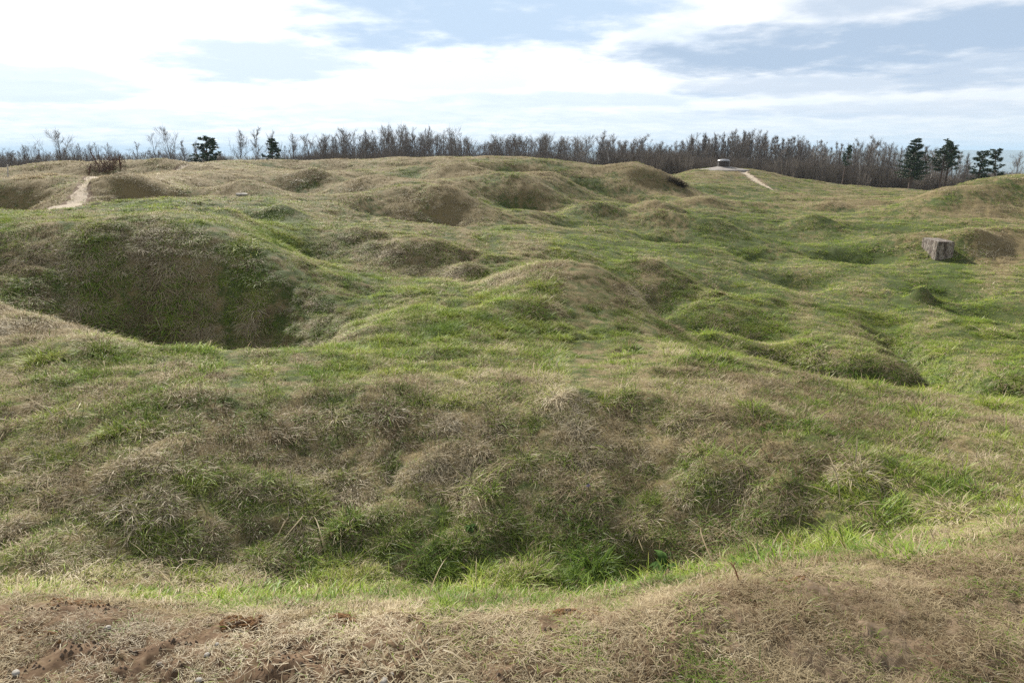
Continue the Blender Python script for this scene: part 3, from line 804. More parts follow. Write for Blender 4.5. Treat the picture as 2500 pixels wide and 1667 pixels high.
def conifer(seed, H, style):
    g = random.Random(seed); T = Limbs(); K = Limbs()
    if style == 'spire':                                # layered boughs, open below
        st = wander(g, (0, 0, -0.3), (0, 0, 1), H + 0.3, 10, 0.015, 0.1)
        T.tube(st, [H * 0.02 * (1 - 0.9 * i / 10) + 0.012 for i in range(11)], 7)
        lay = 15
        for k in range(lay):
            f = 0.30 + 0.68 * k / (lay - 1)
            nbr = 6 if k < lay - 3 else 4
            for j in range(nbr):
                p, d = pt_on(st, min(0.985, f + g.uniform(-.02, .02)))
                q = g.uniform(0, 2 * math.pi)
                L = H * 0.27 * (1.02 - f) ** 0.75 * g.uniform(0.62, 1.15) * (0.85 if f < 0.42 else 1.0) + 0.12
                br = wander(g, p, (math.cos(q), math.sin(q), g.uniform(-0.12, 0.22)), L, 4, 0.06, 0.05)
                K.tube(br, [0.03, 0.024, 0.018, 0.012, 0.006], 4, 0)
                for c in range(11):
                    pc, dc = pt_on(br, 0.25 + 0.75 * c / 10)
                    for sgn in (-1, 1):
                        side = Vector((-dc.y, dc.x, 0)) * sgn * g.uniform(0.0, 0.2) * (1.2 - c / 14)
                        K.needles(pc + side * L * 0.7 + Vector((0, 0, g.uniform(-.03, .05))), 0.2, 6, g, 1, dc * 0.5)
    else:                                               # rounded pines: clumped crown on one or two stems
        stems = 2 if style == 'twin' else 1
        for s in range(stems):
            off = (s - 0.5) * 0.55 if stems == 2 else 0
            st = wander(g, (off, 0, -0.3), (0.05 * (s - .5) if stems == 2 else 0, 0.0, 1), H * (1 if s == 0 else 0.96) + 0.3, 9, 0.03, 0.1)
            T.tube(st, [H * 0.017 * (1 - 0.85 * i / 9) + 0.012 for i in range(10)], 6)
            lo = 0.42 if style == 'twin' else (0.5 if style == 'slim' else 0.12)
            nb = 30 if style != 'slim' else 20
            for b in range(nb):
                f = lo + (0.99 - lo) * (b + g.random()) / nb
                p, d = pt_on(st, min(f, 0.985)); q = g.uniform(0, 2 * math.pi)
                wid = {'twin': 0.24, 'slim': 0.13, 'round': 0.34, 'cone': 0.30}[style]
                prof = math.sin(math.pi * min(1, max(0.0, (f - lo) / (1 - lo)) * 0.8 + 0.24)) if style != 'cone' else (1.15 - f)
                L = H * wid * max(0.25, prof) * g.uniform(0.6, 1.15)
                br = wander(g, p, (math.cos(q), math.sin(q), g.uniform(0.05, 0.75)), L, 4, 0.12, 0.1)
                K.tube(br, [0.03, 0.024, 0.018, 0.012, 0.006], 4, 0)
                for c in range(8):
                    pc, dc = pt_on(br, 0.45 + 0.55 * c / 7)
                    pc = pc + Vector((g.gauss(0, .1), g.gauss(0, .1), g.gauss(0.03, .08)))
                    K.needles(pc, 0.21, 20, g, 1, dc * 0.4 + Vector((0, 0, .5)))
    return T.mesh('trunk', [m_pinebark]), K.mesh('crown', [m_pinebark, m_needle])


PROTO = {}
for k, kw in {
    'round1': dict(H=8, spread=0.5, first=0.14, nb=20, angle=48, twigs=6), 'round2': dict(H=8, spread=0.46, first=0.2, nb=19, angle=42, twigs=6, stems=1, rise=.15),
    'multi1': dict(H=8, spread=0.36, first=0.2, nb=18, angle=38, stems=3, twigs=5), 'multi2': dict(H=8, spread=0.34, first=0.15, nb=20, angle=40, stems=4, twigs=5),
    'tall1': dict(H=8, spread=0.27, first=0.3, nb=22, angle=36, twigs=5, rise=.2), 'tall2': dict(H=8, spread=0.24, first=0.34, nb=20, angle=32, twigs=6, rise=.22),
    'sparse': dict(H=8, spread=0.3, first=0.3, nb=12, angle=46, twigs=4, sub=4), 'birch': dict(H=8, spread=0.28, first=0.26, nb=22, angle=38, twigs=8, droop=.16, birch=True, tw=.008),
    'scrub': dict(H=8, spread=0.44, first=0.05, nb=24, angle=42, stems=5, twigs=5, sub=6)}.items():
    PROTO[k] = (bare_tree(sum(map(ord, k)), **kw), 8.0)
PROTO['spire'] = (conifer(3, 6.0, 'spire'), 6.0); PROTO['twin'] = (conifer(4, 6.0, 'twin'), 6.0)
PROTO['slim'] = (conifer(5, 6.0, 'slim'), 6.0); PROTO['pine'] = (conifer(6, 4.0, 'round'), 4.0); PROTO['cone'] = (conifer(8, 5.0, 'cone'), 5.0)
PROTO['darkcone'] = (conifer(9, 4.0, 'cone'), 4.0)


def gz(x, y):
    return float(height(np.array([x]), np.array([y]))[0])


def plant(key, px, top, r, name, label, cat, group=None, wide=1.0, spin=None):
    th, tt = ray(px, top); r = r / math.cos(th)
    x, y = r * math.sin(th), r * math.cos(th); z = gz(x, y)
    H = CAM_Z + tt * r - z
    (tm, cm), h0 = PROTO[key]
    e = bpy.data.objects.new(name, None); e.empty_display_size = 0.3; COL.objects.link(e)
    e.location = (x, y, z); s = H / h0
    e.scale = (s * wide, s * wide, s); e.rotation_euler = (0, 0, random.uniform(0, 6.28) if spin is None else spin)
    tag(e, label, cat, group)
    for nm, me in (('trunk', tm), ('crown', cm)):
        c = bpy.data.objects.new(nm, me); COL.objects.link(c); c.parent = e
    return e


BT = 'bare_tree'
SOLO = [
 ('scrub', 5, 372, 91, 'low dark bare bush cut by the left edge of the picture', .9), ('multi1', 108, 368, 100, 'low bare tree between the reddish tree and the big round tree', .9), ('scrub', 172, 362, 102, 'low bare tree touching the right side of the big round tree', .9), ('multi2', 290, 366, 101, 'low bare bushy tree above the upright rusty picket', 1.1), ('multi2', 545, 372, 99, 'low bare thicket tree right of the left pine', 1.2), ('multi1', 680, 352, 103, 'bare tree touching the right side of the dense dark evergreen', .9), ('multi2', 728, 352, 102, 'low bare tree left of the slanting thin tree', 1.0),
 ('scrub', 22, 366, 92, 'small pale bare tree at the very left end of the tree line', 1.04), ('round2', 50, 364, 95, 'small bare round tree second from the left end of the tree line', 1.04),
 ('scrub', 78, 354, 96, 'reddish dense bare tree left of the big round bare tree', 0.72), ('round1', 142, 333, 96, 'big round bare tree standing above the left grassy mound', 1.37),
 ('sparse', 190, 354, 99, 'thin bare tree just right of the big round bare tree', 1.17), ('scrub', 226, 352, 97, 'reddish bare tree behind the leaning rusty picket', 0.78),
 ('round2', 261, 360, 96, 'low crooked bare tree between the two rusty pickets', 1.17), ('sparse', 329, 350, 98, 'low straggling bare tree behind the domed wire mound', 1.43),
 ('sparse', 377, 330, 98, 'thin sparse bare tree left of the tall full bare tree', 0.98), ('round1', 416, 325, 96, 'tall full bare tree at the right end of the domed mound', 0.94),
 ('tall2', 446, 346, 100, 'slender bare sapling between the full bare tree and the left pine', 1.04), ('tall1', 478, 350, 104, 'thin bare tree close left of the dark pine', 1.04),
 ('round2', 577, 331, 98, 'broad bare tree halfway between the two left evergreens', 1.23), ('birch', 613, 315, 98, 'tall feathery birch left of the dense dark evergreen', 0.94),
 ('birch', 648, 324, 106, 'pale feathery birch rising behind the dense dark evergreen', 0.78), ('round2', 706, 339, 98, 'low round bare tree right of the dense dark evergreen', 1.23),
 ('sparse', 753, 331, 97, 'slanting thin bare tree at the left end of the central wood', 0.78),
 ('birch', 1472, 323, 112, 'pale fine birch at the left edge of the wood beyond the saddle', 1.04), ('birch', 1502, 331, 114, 'pale birch second from the left in the wood beyond the saddle', 1.04),
 ('birch', 1556, 331, 112, 'dark stemmed birch in the middle of the wood left of the turret', 1.17),
 ('birch', 2114, 342, 96, 'pale birch between the slim dark pine and the layered conifer', 0.91), ('birch', 2158, 335, 97, 'whitish tall birch just left of the layered conifer', 1.04),
 ('round2', 2498, 382, 84, 'bare brown tree at the far right edge beside the last conifer', 1.30),
]
for key, px, top, r, lab, wd in SOLO:
    plant(key, px, top, r, 'birch_tree' if key == 'birch' else BT, lab, 'tree', 'bare trees along the skyline', wd)
EVER = [('pine', 500, 339, 90, 'pine_tree', 'dark clumpy pine rising out of brush left of the brown crest', 1.75), ('darkcone', 660, 344, 91, 'evergreen_tree', 'dense dark evergreen with pointed top behind the brown crest', 1.35),
        ('slim', 2067, 357, 90, 'pine_tree', 'slim dark pine among the bare trees left of the layered conifer', 1.0), ('spire', 2238, 339, 87, 'conifer_tree', 'tall conifer with layered drooping boughs standing in the dip', 1.45),
        ('twin', 2318, 346, 87, 'pine_tree', 'two stemmed dark pine with rounded crown right of the layered conifer', 1.35), ('cone', 2402, 371, 84, 'pine_tree', 'broad dark pine half hidden behind the right hill', 1.7),
        ('cone', 2446, 366, 84, 'conifer_tree', 'pointed dark conifer nearest the right edge', 1.4)]
for key, px, top, r, nm, lab, wd in EVER:
    plant(key, px, top, r, nm, lab, 'tree', 'dark evergreens along the skyline', wd, spin=0.25 if key == 'twin' else None)

# the rows of the wood: skyline of the crowns, read off by bearing
SKY = [(-520, 368), (-20, 372), (60, 370), (200, 366), (330, 368), (440, 360), (480, 366), (690, 345), (740, 343), (790, 338), (830, 322), (870, 324), (905, 326), (930, 319), (980, 317), (1020, 316), (1050, 322), (1064, 345), (1080, 322), (1110, 324), (1140, 334), (1160, 352), (1190, 340),
       (1230, 332), (1300, 330), (1350, 330), (1400, 338), (1425, 338), (1436, 372), (1452, 372), (1470, 335), (1520, 336), (1560, 336), (1600, 350), (1640, 356), (1665, 342), (1700, 332), (1740, 326), (1790, 322),
       (1850, 320), (1890, 330), (1950, 336), (1985, 348), (2020, 344), (2060, 350), (2100, 348), (2150, 345), (2190, 358), (2260, 360), (2285, 357), (2340, 362), (2370, 385), (2430, 390), (2500, 385)]
SX = [a for a, b in SKY]; SY = [b for a, b in SKY]
WOODS = [(-520, 470, 19, 'low bare tree in the thin scrubby row behind the left grassy mounds', 'low bare trees behind the left mounds', ['scrub', 'multi2', 'multi1', 'round2']),
         (765, 1060, 11.5, 'bare grey tree in the row behind the centre of the brown crest', 'bare trees behind the crest', ['multi1', 'round2', 'multi2', 'tall1', 'round1']),
         (1072, 1432, 11.5, 'bare tree of the lower row behind the right half of the crest', 'bare trees behind the right half of the crest', ['multi2', 'round1', 'multi1', 'scrub']),
         (1455, 1672, 9.5, 'bare tree of the brown wood between the crest and the turret', 'bare trees between crest and turret', ['multi1', 'multi2', 'tall1', 'birch']),
         (1672, 1965, 8.0, 'tall upright bare tree of the dense wood behind the turret', 'bare trees behind the turret', ['tall1', 'tall2', 'multi1', 'tall2']),
         (1965, 2370, 10.0, 'bare tree of the thin brown wood around the dark conifers', 'bare trees around the conifers', ['tall1', 'tall2', 'sparse', 'birch', 'multi1'])]
for (a, b, step, lab, grp, keys) in WOODS:
    px = a
    while px < b:
        q = px + random.uniform(-3, 3)
        top = np.interp(q, SX, SY) + abs(random.gauss(0, 7))
        plant(random.choice(keys), q, top, random.uniform(96, 112), BT, lab, 'tree', grp, random.uniform(.95, 1.35))
        if random.random() < 0.75:                      # the rank behind, lower in the gaps
            q = px + random.uniform(-6, 6)
            plant(random.choice(keys), q, np.interp(q, SX, SY) + random.uniform(10, 34), random.uniform(114, 135), BT, lab, 'tree', grp, random.uniform(.9, 1.3))
        px += step * random.uniform(0.75, 1.25)

# brushwood under the trees: one tangled mass
tw_col = bpy.data.collections.new('brush')
for v in range(5):
    g = random.Random(70 + v); K = Limbs()
    for s in range(46):
        q = g.uniform(0, 6.28); rr = 0.55 * math.sqrt(g.random())
        st = wander(g, (rr * math.cos(q), rr * math.sin(q), -0.1), (0.35 * math.cos(q), 0.35 * math.sin(q), 1), g.uniform(0.55, 1.15), 3, 0.12, 0.05)
        K.tube(st, [0.014, 0.011, 0.008, 0.004], 3)
        for e in range(9):
            p, d = pt_on(st, g.uniform(0.2, 1)); dd = (d + Vector((g.gauss(0, .5), g.gauss(0, .5), g.gauss(.1, .4)))).normalized()
            K.tube(wander(g, p, dd, g.uniform(.15, .42), 2, .15, .05), [0.007, 0.006, 0.003], 3)
    tw_col.objects.link(bpy.data.objects.new('brush_%02d' % v, K.mesh('brush_%02d' % v, [m_brush])))
ng_brush = scatter_tree(tw_col)
# skyline of the brush: (px, py)
BR = [(0, 388), (60, 384), (130, 380), (300, 380), (340, 384), (430, 388), (470, 384), (500, 376), (545, 374), (570, 388), (640, 380), (700, 380), (760, 372), (800, 366), (900, 366), (1000, 364), (1060, 372), (1160, 374),
      (1250, 368), (1350, 370), (1440, 386), (1480, 370), (1560, 364), (1650, 364), (1720, 374), (1800, 378), (1900, 380), (2000, 384), (2050, 392), (2150, 398), (2250, 412), (2330, 420), (2400, 415), (2500, 415)]
bx, by, bz, bs = [], [], [], []
for k in range(2800):
    px = random.uniform(-560, 2900)
    if px < 440 and random.random() < 0.3: continue
    r = random.uniform(93, 138)
    top = np.interp(px, [a for a, b in BR], [b for a, b in BR]) + abs(random.gauss(0, 9)) + random.uniform(0, 14)
    th, tt = ray(px, top); r = r / math.cos(th); x, y = r * math.sin(th), r * math.cos(th); z = gz(x, y)
    H = CAM_Z + tt * r - z
    if H < 0.5: continue
    bx.append(x); by.append(y); bz.append(z - 0.1); bs.append((min(2.2, 0.75 + 0.22 * H), min(2.2, 0.75 + 0.22 * H), H))
n = len(bx)
rot = np.zeros((n, 3)); rot[:, 2] = RNG.uniform(0, 6.28, n)
undergrowth = scatter('undergrowth', ng_brush, np.stack([bx, by, bz], 1), rot, np.array(bs), RNG.integers(0, 5, n))
tag(undergrowth, 'tangled brown leafless brushwood filling the wood under the trees', 'undergrowth', kind='stuff')

# ------------------------------------------------------------------ the steel turret on its concrete apron
def lathe(name, prof, n, mats, parent=None, smooth=True):
    V = []; F = []
    for (r, z) in prof:
        for k in range(n):
            a = 2 * math.pi * k / n; V.append((r * math.cos(a), r * math.sin(a), z))
    for i in range(len(prof) - 1):
        for k in range(n):
            a = i * n + k; b = i * n + (k + 1) % n
            F.append((a, b, b + n, a + n))
    F.append(tuple(range((len(prof) - 1) * n, len(prof) * n)))
    return mesh_from(name, V, F, mats, smooth=smooth, parent=parent)


m_apron = simple_mat('weathered concrete', (0.14, 0.12, 0.10), (0.24, 0.215, 0.19), 1.6, 0.9, 0.25, c3=(0.29, 0.27, 0.245))
m_steel = simple_mat('weathered steel', (0.022, 0.017, 0.014), (0.055, 0.042, 0.036), 3, 0.75, 0.15, metal=0.0)
m_cap = simple_mat('worn grey steel', (0.22, 0.22, 0.225), (0.34, 0.34, 0.35), 2, 0.42, 0.05, metal=0.55)
tp = at(1765, 417.5, 76.4)
tur = bpy.data.objects.new('gun_turret', None); COL.objects.link(tur); tur.location = (tp.x, tp.y, tp.z - 0.02)
tag(tur, 'low round steel turret with domed cap on a flat concrete apron', 'turret')
ap = lathe('apron', [(2.7, -0.6), (2.74, 0.0), (2.78, 0.11), (2.72, 0.15), (1.6, 0.30), (0.9, 0.42), (0.72, 0.46), (0.70, 0.40)], 64, [m_apron], tur)
cl = lathe('collar', [(0.70, 0.40), (0.70, 0.49), (0.66, 0.52), (0.60, 0.52)], 48, [m_steel], tur)
wl = lathe('wall', [(0.585, 0.45), (0.585, 1.03), (0.56, 1.06)], 48, [m_steel], tur)
dm = lathe('dome', [(0.60, 1.035), (0.655, 1.04), (0.66, 1.09), (0.63, 1.13), (0.52, 1.19), (0.36, 1.235), (0.16, 1.255), (0.02, 1.26)], 48, [m_cap], tur)
for a in (math.radians(-8), math.radians(188)):          # upright guard bars at the two sides
    L = Limbs(); p = Vector((0.645 * math.cos(a), 0.645 * math.sin(a), 0.5))
    L.tube([p, p + Vector((0, 0, 0.3)), p + Vector((0, 0, 0.545))], [0.022] * 3, 6)
    br = bpy.data.objects.new('guard_bar', L.mesh('guard_bar', [m_cap])); COL.objects.link(br); br.parent = tur

# ------------------------------------------------------------------ broken concrete in the right-hand mound
m_ruin, t = material('stained ruined concrete')
oc = t.new('ShaderNodeTexCoord').outputs['Object']
mp = t.new('ShaderNodeMapping'); mp.inputs['Scale'].default_value = (5, 5, 2.2); t.l.new(oc, mp.inputs[0])
st = t.noise(mp.outputs[0], 1.6, 5, 0.7); fine = t.noise(oc, 11, 6, 0.7)
c = t.ramp(st, [(0.33, (0.035, 0.022, 0.016)), (0.46, (0.11, 0.083, 0.064)), (0.58, (0.29, 0.255, 0.215)), (0.68, (0.09, 0.046, 0.03))])
c = t.mix(t.smooth(fine, 0.52, 0.68), c, (0.05, 0.042, 0.034))
b = t.new('ShaderNodeBsdfPrincipled'); t.set(b.inputs['Base Color'], c); b.inputs['Roughness'].default_value = 0.9
bn = t.new('ShaderNodeBump'); bn.inputs['Strength'].default_value = 0.8; bn.inputs['Distance'].default_value = 0.06
t.set(bn.inputs['Height'], fine); t.set(b.inputs['Normal'], bn.outputs[0])
o = t.new('ShaderNodeOutputMaterial'); t.l.new(b.outputs[0], o.inputs[0])


def rough_block(name, sx, sy, sz, seed, mat, cuts=9, amp=0.05, taper=0.0, chip=0.1):
    import bmesh
    bm = bmesh.new(); bmesh.ops.create_cube(bm, size=1.0)
    bmesh.ops.subdivide_edges(bm, edges=bm.edges[:], cuts=cuts, use_grid_fill=True)
    g = np.random.default_rng(seed)
    P = np.array([v.co[:] for v in bm.verts])
    Pq = P * np.array([sx, sy, sz])
    edge = (np.abs(P) > 0.43).sum(1)
    for i, v in enumerate(bm.verts):
        x, y, z = Pq[i]
        nz = perlin(np.array([x * 3.1 + z * 1.7]), np.array([y * 3.1 + z * 2.3]), seed)[0]
        n2 = perlin(np.array([x * 8.1 + z * 5.7]), np.array([y * 8.1 - z * 6.3]), seed + 3)[0]
        k = 1 - chip * max(0, edge[i] - 1) * (0.45 + 0.7 * nz + 0.4 * n2)
        tz = 1 - taper * (z / sz + 0.5)
        nn = Vector(P[i]).normalized() * amp * (nz + 0.5 * n2)
        v.co = Vector((x * k * tz, y * k * tz, z * (1 - 0.6 * (1 - k)))) + nn
    me = bpy.data.meshes.new(name); bm.to_mesh(me); bm.free(); me.materials.append(mat)
    ob = bpy.data.objects.new(name, me); COL.objects.link(ob)
    return ob


bp = at(2290, 634, 27.3)
blk = rough_block('concrete_block', 0.66, 1.35, 1.2, 5, m_ruin, 12, 0.022, 0.0, 0.035)
blk.location = (bp.x + 0.3, bp.y + 0.66, bp.z + 0.12); blk.rotation_euler = (0.0, 0.0, R(25) - ray(2290, 634)[0])
tag(blk, 'stained broken concrete block sticking out of the mound at the right', 'concrete block')

m_stone = simple_mat('pale limestone', (0.22, 0.20, 0.17), (0.40, 0.37, 0.32), 9, 0.85, 0.2)
m_stone2 = simple_mat('brown flint', (0.16, 0.12, 0.085), (0.30, 0.25, 0.19), 11, 0.8, 0.2)
slab = rough_block('stone_slab', 0.4, 0.26, 0.08, 9, m_stone, 5, 0.03, 0, 0.08)
p = at(590, 476, 26); slab.location = (p.x, p.y, gz(p.x, p.y) + 0.045); slab.rotation_euler = (0, 0.04, 0.3)
tag(slab, 'flat pale stone slab lying at the foot of the brown bank', 'stone')
STONES = [(912, 1644, .022, 0, 'smaller grey pebble above the round white pebble'), (937, 1660, .026, 1, 'round white pebble at the bottom edge of the picture'), (958, 1644, .012, 0, 'tiny buff pebble right of the two pale pebbles'),
          (905, 1663, .02, 2, 'brown flat pebble left of the round white pebble'), (1030, 1664, .018, 2, 'brown pebble lying apart right of the white pebbles'), (38, 1640, .024, 0, 'pale pebble in bare soil at the lower left corner'),
          (485, 1658, .022, 0, 'pale pebble at the bottom edge in the brown soil'), (262, 1528, .022, 0, 'pale pebble on soil behind the left grass tuft'), (505, 1596, .018, 0, 'pale pebble left of the pale green grass tuft'),
          (528, 1572, .02, 0, 'greyish pebble nearest the pale green grass tuft'), (1585, 1520, .014, 2, 'brown chip of stone on the worn turf'), (390, 1618, .016, 2, 'buff stone chip in the soil left of centre')]
for i, (px, py, s, mk, lab) in enumerate(STONES):
    ob = rough_block('pebble', 1, 0.8, 0.62, 20 + i, m_stone if mk < 2 else m_stone2, 4, 0.06, 0, 0.28)
    for v in ob.data.vertices:                           # worn round
        q = Vector((v.co.x, v.co.y / 0.8, v.co.z / 0.62)); e = q.normalized() * (0.5 + 0.12 * (q.length - 0.6))
        v.co = Vector((e.x, e.y * 0.8, e.z * 0.62))
    sub = ob.modifiers.new('soft', 'SUBSURF'); sub.levels = sub.render_levels = 1
    for pl in ob.data.polygons: pl.use_smooth = True
    th, tt = ray(px, py); rr = 1.76 / -tt * 1.0
    x, y = rr * math.sin(th), rr * math.cos(th)
    for _ in range(6):
        rr = (gz(x, y) + s * .4 - CAM_Z) / tt; x, y = rr * math.sin(th), rr * math.cos(th)
    ob.location = (x, y, gz(x, y) + s * 0.28); ob.scale = (1.25 * s,) * 3; ob.rotation_euler = (random.uniform(-.2, .2), random.uniform(-.2, .2), random.uniform(0, 6))
    tag(ob, lab, 'pebble', 'pebbles in the worn soil')
p = at(2213, 832, 12.9)
ob = rough_block('stone', 0.11, 0.07, 0.06, 41, m_stone, 4, 0.03, 0, 0.2); ob.location = (p.x, p.y, gz(p.x, p.y) + 0.08)
tag(ob, 'single whitish stone in the green trough on the right', 'stone')

# ------------------------------------------------------------------ pickets, stake and wire on the left
m_rust = simple_mat('rusty iron', (0.055, 0.026, 0.016), (0.13, 0.065, 0.04), 14, 0.85, 0.2)
m_stake = simple_mat('bleached wood', (0.34, 0.32, 0.29), (0.5, 0.48, 0.44), 8, 0.85, 0.1)


def picket(px0, py0, px1, py1, r, rad, label, mat, name, eyes=2):
    a = at(px0, py0, r); b_ = at(px1, py1, r)
    a.z = min(a.z, gz(a.x, a.y)) if name != 'iron_picket' or True else a.z
    L = Limbs(); d = b_ - a
    L.tube([a - d * 0.05, a + d * .35, a + d * .7, b_], [rad, rad, rad, rad * .85], 6)
    for e in range(eyes):                                # wire eyes bent into the bar
        c = a + d * (0.98 - 0.3 * e); ring_ = [c + Vector((math.cos(q), 0, math.sin(q))) * rad * 1.9 + Vector((rad * 1.5, 0, 0)) for q in np.linspace(0, 6.0, 9)]
        L.tube(ring_, [rad * .4] * 9, 4)
    ob = bpy.data.objects.new(name, L.mesh(name, [mat])); COL.objects.link(ob)
    tag(ob, label, 'picket' if eyes else 'stake', 'rusty iron pickets' if eyes else None)


picket(243, 404, 220, 370, 43.3, 0.035, 'leaning rusty iron picket at the left end of the wire mound', m_rust, 'iron_picket')
picket(297, 424, 291, 380, 43, 0.03, 'upright rusty iron picket in front of the domed wire mound', m_rust, 'iron_picket')
picket(216, 432, 220, 405, 42, 0.035, 'short rusty picket at the top of the pale path', m_rust, 'iron_picket')
picket(17.5, 441, 18.5, 402, 32.5, 0.03, 'thin pale stake standing by the dark hollow at the left', m_stake, 'wooden_stake', 0)

g = random.Random(77); L = Limbs()
for k in range(90):
    px = g.triangular(222, 318, 250); p0 = at(px, 428, g.uniform(42.6, 43.8)); p0.z = gz(p0.x, p0.y) + 0.02
    top = g.uniform(0.25, 0.85) * (1.0 if px < 285 else 0.55)
    pts = [p0 + Vector((0, 0, 0))]
    d = Vector((g.gauss(0, 1), g.gauss(0, .4), abs(g.gauss(.9, .5)))).normalized()
    for i in range(8):
        d = (d + Vector((g.gauss(0, .5), g.gauss(0, .3), g.gauss(-0.12, .45)))).normalized()
        q = pts[-1] + d * 0.2
        if q.z > p0.z + top: d.z = -abs(d.z)
        pts.append(q)
    L.tube(pts, [0.012] * len(pts), 3)
wire = bpy.data.objects.new('barbed_wire', L.mesh('barbed_wire', [m_rust])); COL.objects.link(wire)
tag(wire, 'rusty tangle of barbed wire heaped between the left pickets', 'barbed wire')

# ------------------------------------------------------------------ small plants that stand out from the turf
m_leaf = simple_mat('dark green leaves', (0.030, 0.062, 0.016), (0.07, 0.12, 0.03), 9, 0.9, 0, spec=0.05)
m_stalk = simple_mat('dry stalk', (0.42, 0.36, 0.22), (0.55, 0.48, 0.33), 20, 0.7, 0)
m_redstalk = simple_mat('reddish stalk', (0.16, 0.06, 0.035), (0.26, 0.11, 0.06), 20, 0.7, 0)


def leafy(label, px, py, r, size, n, seed, broad=0.32):
    g = random.Random(seed); V = []; F = []
    for k in range(n):
        az = g.uniform(0, 6.28); inc = math.radians(g.uniform(25, 78)); Ln = size * g.uniform(0.55, 1.1); wd = Ln * broad * g.uniform(.7, 1.2)
        b = len(V); rows = 6
        for i in range(rows):
            f = i / (rows - 1); a = inc + 0.7 * f * f
            c = Vector((math.sin(a) * math.cos(az), math.sin(a) * math.sin(az), math.cos(a))) * Ln * f
            w_ = wd * 0.5 * math.sin(math.pi * min(0.97, 0.08 + 0.92 * f ** 0.8)) + 0.002
            s = Vector((-math.sin(az), math.cos(az), 0)); up = Vector((0, 0, w_ * 0.45))
            V += [c - s * w_ + up, c, c + s * w_ + up]
        for i in range(rows - 1):
            q = b + 3 * i
            F += [(q, q + 1, q + 4, q + 3), (q + 1, q + 2, q + 5, q + 4)]
    ob = mesh_from('leafy_weed', V, F, [m_leaf]); p = at(px, py, r); ob.location = (p.x, p.y, gz(p.x, p.y) + 0.03)
    tag(ob, label, 'weed')


leafy('dark green broad leaved weed at the foot of the near bank', 1622, 1368, 4.1, 0.15, 34, 3)
leafy('small dark leafy plant low on the near bank', 1150, 1300, 4.35, 0.06, 16, 6, 0.4)


def stalk(px, py, r, h, lean, mat, label):
    p = at(px, py, r); p.z = gz(p.x, p.y); L = Limbs(); g = random.Random(int(px))
    pts = [p + Vector((lean * f + 0.01 * math.sin(5 * f), 0, h * f - 0.02 * (f > .9))) for f in (0, .3, .6, .85, 1)]
    L.tube(pts, [0.0042, 0.0038, 0.0032, 0.0028, 0.002], 4)
    for e in range(4):
        q = pts[3].lerp(pts[4], g.random()); L.tube([q, q + Vector((g.uniform(-.02, .02), g.uniform(-.02, .02), .014))], [.003, .001], 3)
    ob = bpy.data.objects.new('dry_stalk', L.mesh('dry_stalk', [mat])); COL.objects.link(ob); tag(ob, label, 'stalk')


stalk(2004, 964, 6.5, 0.2, -0.04, m_stalk, 'pale bent dry stalk, left one of a pair on the right shoulder')
stalk(2031, 976, 6.4, 0.19, -0.02, m_stalk, 'pale straight dry stalk, right one of a pair on the right shoulder')
stalk(1792, 1468, 2.5, 0.11, -0.01, m_redstalk, 'thin reddish stalk standing up from the worn turf')

# a dark overhanging thicket on the far right shoulder, and a blue flower in the near hollow
g = random.Random(5); L = Limbs()
for k in range(240):
    f = g.random(); c = at(1630 + 42 * f, 430 + 22 * f, 51.6); c.z = gz(c.x, c.y)
    d = Vector((g.gauss(.2, .5), g.gauss(-.4, .5), g.uniform(.2, .9))).normalized()
    L.tube(wander(g, c + Vector((g.gauss(0, .1), g.gauss(0, .15), -.02)), d, g.uniform(.25, .55), 3, .25, -.05), [0.02, 0.018, 0.013, 0.006], 3)
m_heath = simple_mat('dark heather', (0.022, 0.016, 0.010), (0.055, 0.04, 0.02), 8, 0.95, 0)
ob = bpy.data.objects.new('heather_bush', L.mesh('heather_bush', [m_heath])); COL.objects.link(ob)
tag(ob, 'dark brown low bush overhanging the right shoulder of the far hill', 'bush')

m_blue = simple_mat('blue petals', (0.05, 0.06, 0.42), (0.10, 0.10, 0.6), 9, 0.6, 0)
p = at(1433, 1268, 4.72); p.z = gz(p.x, p.y) + 0.05
fl = bpy.data.objects.new('blue_flower', None); COL.objects.link(fl); fl.location = p; tag(fl, 'single tiny blue flower low on the near bank', 'flower')
V = []; F = []
for k in range(5):
    a = 2 * math.pi * k / 5; b_ = len(V)
    for (rr, da, zz) in ((0.002, 0, 0), (0.011, -.42, .004), (0.017, 0, .006), (0.011, .42, .004)):
        V.append((rr * math.cos(a + da), -0.004 + zz * -0.4, rr * math.sin(a + da)))
    F.append((b_, b_ + 1, b_ + 2, b_ + 3))
mesh_from('petals', V, F, [m_blue], parent=fl)
L = Limbs(); L.tube([Vector((0, 0, 0)), Vector((0.004, .003, -.03)), Vector((0, 0.006, -.06))], [.0015, .0018, .002], 4)
sm = bpy.data.objects.new('stem', L.mesh('stem', [m_leaf])); COL.objects.link(sm); sm.parent = fl

